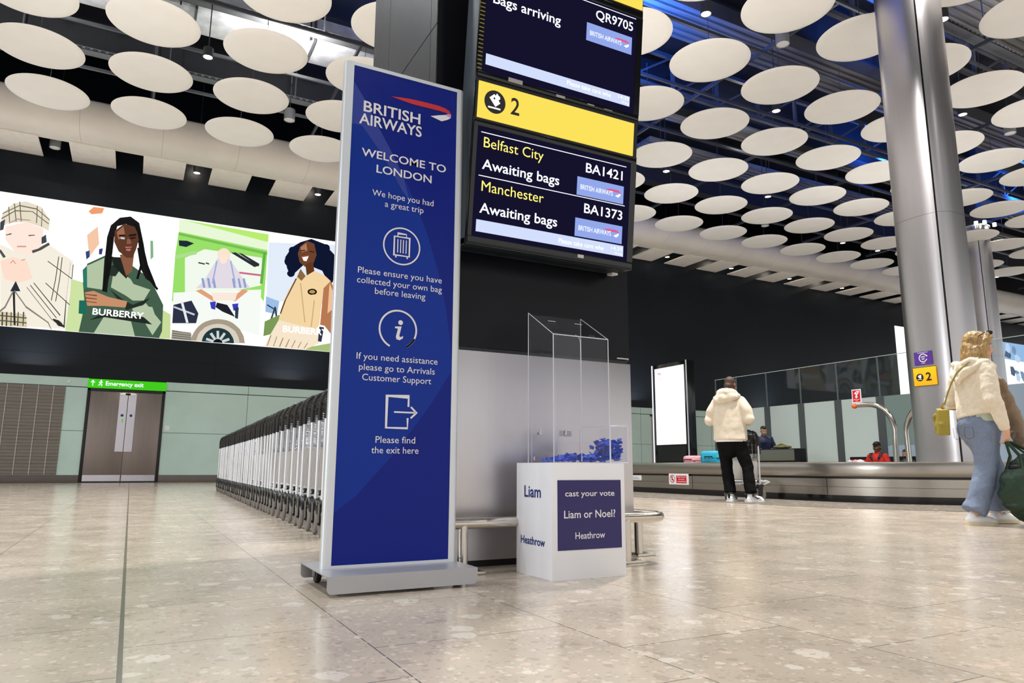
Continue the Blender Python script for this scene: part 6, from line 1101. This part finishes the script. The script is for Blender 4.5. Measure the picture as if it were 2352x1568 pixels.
mb.tube([(0, 0, .835), (0, -.0, .95), (0, -.005, 1.12), (0, -.005, 1.27), (0, -.0, 1.36), (0, .005, 1.41), (0, .01, 1.45)], [.237, .232, .225, .218, .20, .155, .09], 24, asp=.66, up=(1, 0, 0))
for sg in (-1, 1): mb.limb([(sg*.165, -.005, 1.36), (sg*.245, -.015, 1.24), (sg*.285, -.02, 1.12), (sg*.21, .13, 1.105), (sg*.13, .22, 1.12)], [.088, .082, .078, .066, .052], 16)
jk = fuse('jacket', mb, M['cream'], mn, .012, 6, disp=.022, dscale=.17)
mb = MB()
mb.tube([(.115*math.cos(a)+.0, .0+.10*math.sin(a)-.02, 1.475-.028*math.sin(a)) for a in [i*2*pi/18 for i in range(18)]], [.042+.02*max(0, -math.sin(a)) for a in [i*2*pi/18 for i in range(18)]], 12, closed=True)
mb.ell((0, -.12, 1.43), (.17, .06, .075)); mb.ell((-.05, -.135, 1.40), (.12, .045, .06)); mb.limb([(-.16, -.06, 1.42), (-.02, -.16, 1.42), (.15, -.06, 1.44)], [.045, .05, .045], 12)
fuse('hood', mb, M['cream'], mn, .010, 4, disp=.02, dscale=.07)
mb = MB(); mb.tube([(0, 0, .815), (0, 0, .86)], [.215, .217], 24, asp=.64, up=(1, 0, 0)); part('shirt_hem', mb, M['shoe'], mn, label='white shirt showing under the jacket')
mb = MB(); mb.limb([(0, -.0, .70), (0, 0, .80), (0, 0, .90)], [.165, .19, .17], 18, asp=.68, up=(1, 0, 0))
for hp, kn, an in ((hl, kl, al), (hr, kr, ar)):
    hp, kn, an = Vector(hp), Vector(kn), Vector(an); mb.limb([hp-Vector((0, 0, .03)), (hp+kn)/2], [.108, .094], 16); mb.tube([hp*.8+kn*.2, (hp+kn)/2, kn, (kn+an)/2, an+Vector((0, -.005, .035))], [.104, .094, .080, .078, .079], 18)
fuse('trousers', mb, M['blackcloth'], mn, .010, 4, disp=.02, dscale=.09)
for an, yw in ((al, -.05), (ar, .55)):
    sh, base, d, sd = shoe('shoe', (an[0], an[1]+.005, .08), yw, mn, .29, .052, .105)
    mb = MB(); mb.limb([base+d*-.095+Vector((0, 0, .10)), base+d*-.085+Vector((0, 0, .06))], [.018, .014], 8); mb.tube([base+d*.0+sd*.05+Vector((0, 0, .085)), base+d*.06+sd*.054+Vector((0, 0, .05)), base+d*.10+sd*.056+Vector((0, 0, .055)), base+d*-.02+sd*.054+Vector((0, 0, .062))], [.004, .008, .004, .002], 6); mb.tube([base+d*-.03+Vector((0, 0, .115))+Vector((.048*math.cos(a), .048*math.sin(a), 0)) for a in [i*pi/6 for i in range(12)]], .008, 6, closed=True)
    part('black_trim', mb, M['black'], sh)
# --- his trolley and the bag on it
az_t = -AZM-math.radians(22)
bt_ = Vector((7.5, 7.35, 0))+rv*(-.245)+Vector((math.sin(AZM), math.cos(AZM), 0))*.43
tr2 = dup(trl, bt_, az_t, 'silver luggage trolley in front of the man in the cream jacket', None)
if 'group' in tr2: del tr2['group']
for ch in tr2.children:                              # swivelled rear casters
    if ch.name.startswith('caster_fork'):
        right = max(v.co.x for v in ch.data.vertices) > .3; pv = Vector((.5 if right else 0, 0, 0)); ang = -.95 if right else .25
        R_ = Euler((0, 0, ang)).to_matrix(); ch.rotation_euler = (0, 0, ang); ch.location = pv-R_ @ pv
bg_ = thing('rucksack', 'black rucksack piled on the handle end of the trolley beside the man', 'bag', bt_, az_t, local=True)
mb = MB(); mb.ell((.36, .14, .80), (.13, .10, .13)); mb.ell((.36, .13, .90), (.10, .085, .08)); mb.ell((.43, .08, .86), (.06, .06, .09)); mb.box(.25, .46, .09, .20, .655, .75)
fuse('bag_body', mb, M['rubber'], bg_, .01, 3, disp=.03, dscale=.06)
part('strap', MB().tube([(.30, .02, .95), (.36, -.02, .99), (.43, .0, .95), (.46, .03, .84), (.44, .05, .74)], .011, 8), M['rubber_gloss'], bg_)
part('leather_tag', MB().box(.462, .47, .03, .07, .78, .87, b=.003), M['tan_leather'], bg_)

# --- woman walking right, seen from behind her right shoulder
AZW = math.radians(60.59); rw = Vector((math.cos(AZW), -math.sin(AZW), 0)); yaww = math.radians(52)
wl = Vector((6.35, 3.58, 0))+rw*.045
wm = thing('person', 'blond woman in cream hooded knit and grey blue trousers walking to the right', 'person', wl, -AZW-yaww, local=True)
wal, wkl, whl = (-.10, .17, .085), (-.09, .16, .47), (-.085, .0, .84)
war, wkr, whr = (.085, -.19, .08), (.09, -.03, .47), (.085, .0, .84)
HW, HWr = (.005, .075, 1.51), (-.03, 0, -.38)
mb = MB()
mb.limb([(0, -.0, .86), (0, .01, 1.0), (0, .015, 1.16), (0, .01, 1.27), (0, .01, 1.34)], [.15, .125, .14, .15, .10], 16, asp=.66, up=(1, 0, 0)); mb.limb([(0, .015, 1.32), (0, .045, 1.44)], [.05, .047], 12)
head(mb, HW, HWr, .97)
for hp, kn, an, yw in ((whl, wkl, wal, -.05), (whr, wkr, war, .05)): mb.limb([hp, kn, an], [.07, .056, .035], 14); foot(mb, an, yw, .235, r=.033)
wrr = (.262, .03, .765)
mb.limb([(.165, .0, 1.28), (.225, -.03, 1.03), wrr], [.05, .042, .029], 12); hand(mb, wrr, (.1, .12, .15), 1.15, -1, .95)
wrl = (-.12, .22, 1.06)
mb.limb([(-.165, .0, 1.28), (-.24, -.01, 1.05), wrl], [.05, .042, .029], 12); hand(mb, wrl, (pi/2+.3, 0, -.9), .8, 1, .95)
fuse('body', mb, M['skin_p'], wm, .006, 4); face_bits(wm, HW, HWr, .97)
mb = MB()
def f(t):
    t.ell((0, -.02, .045), (.085, .105, .088)); t.ell((0, -.055, -.03), (.088, .082, .10)); t.ell((0, -.075, -.10), (.095, .062, .055))
    for q in (-1, 1):
        t.limb([(q*.045, .055, .088), (q*.076, .035, .03), (q*.085, .01, -.05), (q*.09, -.0, -.115)], [.026, .032, .036, .036], 10)
        t.limb([(q*.02, .075, .092), (q*.06, .078, .06), (q*.078, .062, .02)], [.022, .018, .012], 8)
    for i in range(9):
        a = -2.6+i*.65*.9; x, y = .10*math.sin(a), -.03-.085*math.cos(a)*.8; t.limb([(x*.85, y*.9-.01, -.03), (x, y-.012, -.09), (x*1.08, y*1.02-.015, -.135+.012*(i % 2))], [.03, .032, .022], 8)
xf(mb, f, HW, HWr); fuse('hair', mb, M['hair_blond'], wm, .007, 2, disp=.018, dscale=.035)
mb = MB(); xf(mb, lambda t: t.tube([(.09, -.02, .07), (.088, .05, .115), (.07, .085, .118)], .004, 6).tube([(-.09, -.02, .07), (-.088, .05, .115), (-.07, .085, .118)], .004, 6).ell((.036, .092, .112), (.032, .012, .018), (.5, 0, 0)).ell((-.036, .092, .112), (.032, .012, .018), (.5, 0, 0)), HW, HWr); part('sunglasses', mb, M['black_gloss'], wm)
mb = MB()
mb.tube([(0.015, -.005, .885), (0, .0, 1.0), (0, .005, 1.12), (0, .0, 1.24), (0, .005, 1.31), (0, .008, 1.36)], [.192, .186, .182, .180, .135, .06], 22, asp=.68, up=(1, 0, 0))
mb.limb([(.155, .0, 1.275), (.205, -.02, 1.14), (.235, -.035, 1.02), (.252, .0, .90), (.262, .028, .795)], [.076, .070, .066, .056, .043], 14)
mb.limb([(-.155, .0, 1.275), (-.215, -.02, 1.14), (-.25, -.02, 1.045), (-.19, .12, 1.045), (-.13, .20, 1.06)], [.076, .072, .068, .058, .044], 14)
fuse('knitted_top', mb, M['knit'], wm, .010, 5, disp=.026, dscale=.085)
mb = MB()
mb.limb([(-.15, -.01, 1.355), (-.09, -.08, 1.35), (0, -.105, 1.33), (.09, -.08, 1.355), (.17, .0, 1.34), (.15, .08, 1.31)], [.03, .038, .036, .04, .034, .024], 12)
mb.limb([(-.13, -.07, 1.32), (-.07, -.125, 1.25), (.0, -.135, 1.19)], [.03, .032, .022], 10); mb.limb([(.15, -.04, 1.33), (.08, -.12, 1.27), (.0, -.14, 1.20)], [.034, .036, .022], 10)
mb.ell((0, -.115, 1.285), (.07, .026, .075)); mb.limb([(-.06, .1, 1.33), (.0, .11, 1.30), (.08, .1, 1.31)], [.03, .03, .03], 10)
fuse('hood', mb, M['knit'], wm, .008, 4, disp=.014, dscale=.05)
mb = MB(); mb.tube([(0, .0, .85), (0, .0, .915)], [.172, .170], 22, asp=.7, up=(1, 0, 0)); part('shirt_hem', mb, M['mint'], wm, label='pale green shirt hem at the waist')
mb = MB(); mb.limb([(0, -.0, .74), (0, -.01, .80)], [.14, .165], 18, asp=.76, up=(1, 0, 0)); mb.tube([(0, -.01, .76), (0, -.01, .82), (0, 0, .905)], [.168, .172, .162], 20, asp=.74, up=(1, 0, 0))
for sg in (-1, 1): mb.ell((sg*.07, -.055, .785), (.085, .07, .10))
for hp, kn, an in ((whl, wkl, wal), (whr, wkr, war)):
    hp, kn, an = Vector(hp), Vector(kn), Vector(an); mb.limb([hp-Vector((0, 0, .05)), hp*.6+kn*.4], [.112, .104], 16, asp=.95); mb.tube([hp*.75+kn*.25, hp*.5+kn*.5, kn, (kn+an)/2, an*.8+kn*.2, an+Vector((0, .0, .025))], [.108, .102, .092, .092, .094, .096], 18, asp=.95)
fuse('trousers', mb, M['denim'], wm, .009, 4, disp=.022, dscale=.09)
mb = MB(); mb.tube([(-.10, -.155, .80), (-.03, -.16, .795), (-.03, -.158, .72), (-.065, -.155, .70), (-.10, -.152, .72)], .0018, 5, closed=True); mb.tube([(.12, -.145, .80), (.04, -.16, .795), (.04, -.158, .72), (.075, -.155, .70), (.12, -.14, .72)], .0018, 5, closed=True); part('pocket_seams', mb, M['navy_quilt'], wm)
shoe('shoe', (war[0], war[1]+.01, .08), .05, wm, .255, .045, .075, ms=M['sole']); shoe('shoe', (wal[0], wal[1]+.01, .085), -.05, wm, .255, .045, .075, ms=M['sole'])
# her shoulder bag, tote bag and the coat over her arm
RW = -AZW-yaww
yb_ = thing('shoulder_bag', 'mustard yellow shoulder bag on a strap at the walking woman\'s back', 'bag', wl, RW, local=True)
mb = MB(); vsb = [(-.245, -.13, .775), (-.10, -.20, .735), (-.14, -.155, .965), (-.20, -.125, .985)]
bagpoly = lambda off: [Vector(q)+Vector(off) for q in vsb]
A_, B_ = bagpoly((-.035, -.075, 0)), bagpoly((.02, .0, 0)); mb.add(A_+B_, [(0, 1, 2, 3), (7, 6, 5, 4)]+[(i, (i+1) % 4, 4+(i+1) % 4, 4+i) for i in range(4)]); mb.ell((-.19, -.195, .82), (.075, .055, .07), (0, 0, -.5))
fuse('bag_body', mb, M['mustard'], yb_, .007, 4)
mb = MB(); mb.ell((-.235, -.175, .895), (.028, .055, .055), (0, .2, -.5)); part('flap', mb, M['tan_leather'], yb_, 60)
mb = MB(); mb.lathe([(0, -.006), (.012, -.006), (.012, .006), (0, .006)], (-.185, -.17, .985), 12).tube([(-.20, -.17, .97), (-.18, -.175, 1.0), (-.165, -.165, 1.02)], .007, 8); part('clasp', mb, M['gold'], yb_)
mb = MB(); mb.tube([(-.165, -.165, 1.01), (-.12, -.165, 1.09), (-.05, -.165, 1.19), (.03, -.165, 1.27), (.10, -.115, 1.345), (.14, -.04, 1.385), (.14, .05, 1.365), (.09, .12, 1.28), (-.02, .155, 1.12), (-.13, .14, 1.0), (-.215, .02, .97), (-.20, -.13, .975)], .010, 8, asp=.4); part('strap', mb, M['tan_leather'], yb_)
gb_ = thing('tote_bag', 'big dark green canvas tote bag hanging from the walking woman\'s right hand', 'bag', wl, RW, local=True)
mb = MB(); gx, gy = .30, .13
mb.limb([(gx, gy, .17), (gx, gy, .26), (gx, gy, .36), (gx, gy, .46)], [.14, .165, .155, .115], 22, asp=1.35, up=(1, 0, 0)); mb.ell((gx, gy, .17), (.15, .21, .055)); mb.ell((gx-.02, gy-.14, .36), (.06, .06, .05))
fuse('bag_body', mb, M['bottle'], gb_, .010, 3, disp=.05, dscale=.11)
for q in (-.055, .055):
    mb = MB(); mb.tube([(gx+q*1.6, gy-.10, .44), (gx+q*.9-.01, gy-.07, .56), (.268+q*.15, .02, .668), (.268+q*.15, .045, .670), (gx+q*.9, gy+.09, .56), (gx+q*1.6, gy+.14, .44)], .016, 8, asp=.45); part('handle', mb, M['bottle'], gb_)
part('inner_lining', MB().ell((gx, gy-.01, .47), (.085, .12, .05)), M['black'], gb_, 60)
part('white_tag', MB().box(gx-.105, gx-.10, gy-.06, gy-.02, .46, .56), M['white_board'], gb_)
ct = thing('coat', 'camel coloured coat hanging over the walking woman\'s far arm', 'coat', wl, RW, local=True)
mb = MB(); mb.limb([(.02, .22, 1.22), (.06, .25, 1.0), (.10, .27, .80), (.12, .28, .66)], [.05, .075, .085, .08], 14, asp=.5); fuse('folded_cloth', mb, M['camel'], ct, .01, 3, disp=.03, dscale=.07)

# --- three figures behind the belt
def helper(label, loc, rz, top, hair, skin, s=1.0, cap=None, hz=0.0, bow=0.0):
    p = thing('person', label, 'person', loc, rz, local=True); z0 = hz
    H_ = (0, .03+bow*.35, z0+1.52*s); Hr = (-bow*1.1, 0, .12)
    mb = MB(); Z = lambda z: z0+z*s
    mb.limb([(0, 0, Z(.88)), (0, .01, Z(1.05)), (0, .02+bow*.2, Z(1.25)), (0, .02+bow*.25, Z(1.36))], [.14*s, .13*s, .16*s, .11*s], 14, asp=.62, up=(1, 0, 0)); mb.limb([(0, .02+bow*.25, Z(1.34)), (0, .02+bow*.3, Z(1.46))], [.055*s, .052*s], 12); head(mb, H_, Hr, s)
    if z0 < -.2: legs = [((q*.1, 0, Z(.86)), (q*.12, .36*s, Z(.88)), (q*.12, .38*s, max(.08, Z(.45)))) for q in (-1, 1)]
    else: legs = [((q*.1, 0, Z(.86)), (q*.1, .02, Z(.46)), (q*.1, -.01, .08)) for q in (-1, 1)]
    for a_, b_, c_ in legs: mb.limb([a_, b_, c_], [.085*s, .058*s, .04*s], 12); foot(mb, c_, 0, .25*s)
    for q in (-1, 1): mb.limb([(q*.18*s, .02+bow*.22, Z(1.32)), (q*.26*s, .04, Z(1.08)), (q*.16*s, .26, Z(1.0))], [.052*s, .043*s, .03*s], 12); hand(mb, (q*.16*s, .26, Z(1.0)), (pi/2, 0, 0), .6, -q, s)
    fuse('body', mb, skin, p, .008, 4); face_bits(p, H_, Hr, s)
    mb = MB(); mb.limb([(0, 0, Z(.84)), (0, .01, Z(1.05)), (0, .02+bow*.2, Z(1.25)), (0, .02+bow*.25, Z(1.37))], [.185*s, .18*s, .195*s, .115*s], 18, asp=.66, up=(1, 0, 0))
    for q in (-1, 1): mb.limb([(q*.16*s, .02+bow*.22, Z(1.31)), (q*.265*s, .04, Z(1.08)), (q*.18*s, .22, Z(1.0))], [.078*s, .062*s, .048*s], 12)
    fuse('jacket', mb, top, p, .012, 4, disp=.02, dscale=.07)
    mb = MB(); 
    for a_, b_, c_ in legs: mb.limb([a_, b_, (b_[0], b_[1], (b_[2]+c_[2])/2+.0), (c_[0], c_[1], c_[2]+.03)], [.105*s, .075*s, .07*s, .065*s], 12)
    fuse('trousers', mb, M['blackcloth'], p, .012, 3)
    mb = MB()
    if cap:
        def f(t): t.ell((0, -.012, .06), (.078, .098, .068)); t.ell((0, .10, .045), (.06, .065, .010))
        xf(mb, f, H_, Hr); part('cap', mb, cap, p, 60)
    def f2(t): t.ell((0, -.03, .045), (.0755*s, .088*s, .078*s)); t.ell((0, .025*s, .078*s), (.06*s, .06*s, .036*s)); t.ell((0, -.06*s, -.02*s), (.066*s, .05*s, .06*s))
    mb = MB(); xf(mb, f2, H_, Hr); part('hair', mb, hair, p, 60)
    return p, H_, Hr
def toward_cam(x, y): return math.atan2(y, x)+pi/2      # faces the hall
st, H_, Hr = helper('dark haired man in a navy padded jacket leaning over the steel counter', (14.55, 13.5, 0), toward_cam(14.6, 13.5)+.2, M['navy_quilt'], M['hair_dark'], M['skin_p'], 1.0, hz=-.10, bow=.25)
st2, H2, Hr2 = helper('seated staff member in red shirt and black cap behind the carousel', (14.6, 10.30, 0), toward_cam(14.6, 10.3)-.5, M['red_cloth'], M['hair_dark'], M['skin_b'], 1.0, cap=M['black'], hz=-.59)
mb = MB()
for q in (-1, 1): mb.tube([(q*.03, .125, .62-.0), (q*.10, .145, .72), (q*.12, .10, .795), (q*.11, .0, .80)], .024, 8, asp=.3)
part('harness_straps', mb, M['beam'], st2)
mb = MB(); mb.box(-.2, .2, -.2, .2, 0, .18, b=.01); sb = mesh_obj('crate', mb, M['beam'], None); sb.location = (14.6, 10.3, 0); sb.rotation_euler = (0, 0, .3); tag(sb, 'low dark crate the staff member in red sits on', 'crate')
st3, H3, Hr3 = helper('small dark haired figure in black with face covered, seated between the hoop posts', (14.85, 9.82, 0), toward_cam(14.85, 9.8), M['black'], M['hair_dark'], M['skin_m'], .85, hz=-.52)
mb = MB(); xf(mb, lambda t: t.ell((0, .062*.85, -.07*.85), (.055, .045, .036)), H3, Hr3); part('face_mask', mb, M['black'], st3, 60)
mb = MB(); mb.box(-.17, .17, -.17, .17, 0, .13, b=.01); sb = mesh_obj('crate', mb, M['beam'], None); sb.location = (14.85, 9.82, 0); tag(sb, 'low dark crate under the small figure between the hoop posts', 'crate')
kb = thing('folded_bag', 'khaki canvas bag on the steel counter by the man in navy', 'bag', (13.83, 12.25, .92), .4, local=True)
mb = MB(); mb.ell((0, 0, .045), (.14, .22, .045)); mb.ell((.02, .05, .07), (.09, .12, .04)); fuse('bag_body', mb, M['khaki'], kb, .01, 2, disp=.03, dscale=.05)
part('strap', MB().tube([(-.1, -.12, .07), (-.06, 0, .12), (-.08, .12, .07)], .012, 8), M['khaki'], kb)
for i, (x, y, m_, lab) in enumerate(((12.9, 9.72, M['frost_blue'], 'pale blue folded bag on the belt left of the staff member in red'), (12.8, 9.50, M['pink'], 'pink and white bundle on the belt beside the red uniform'), (12.65, 9.28, M['white_board'], 'small white parcel on the belt nearest the red uniform'))):
    q = thing('parcel', lab, 'parcel', (x, y, .50), .3*i, local=True); mb = MB(); mb.ell((0, 0, .05), (.10, .12, .05)); mb.ell((.03, .03, .09), (.06, .07, .05)); fuse('bundle', mb, m_, q, .01, 2, disp=.03, dscale=.05); part('strap', MB().tube([(0, -.11, .05), (0, -.05, .12), (0, .05, .135), (0, .12, .05)], .006, 6), M['red_cloth'], q)
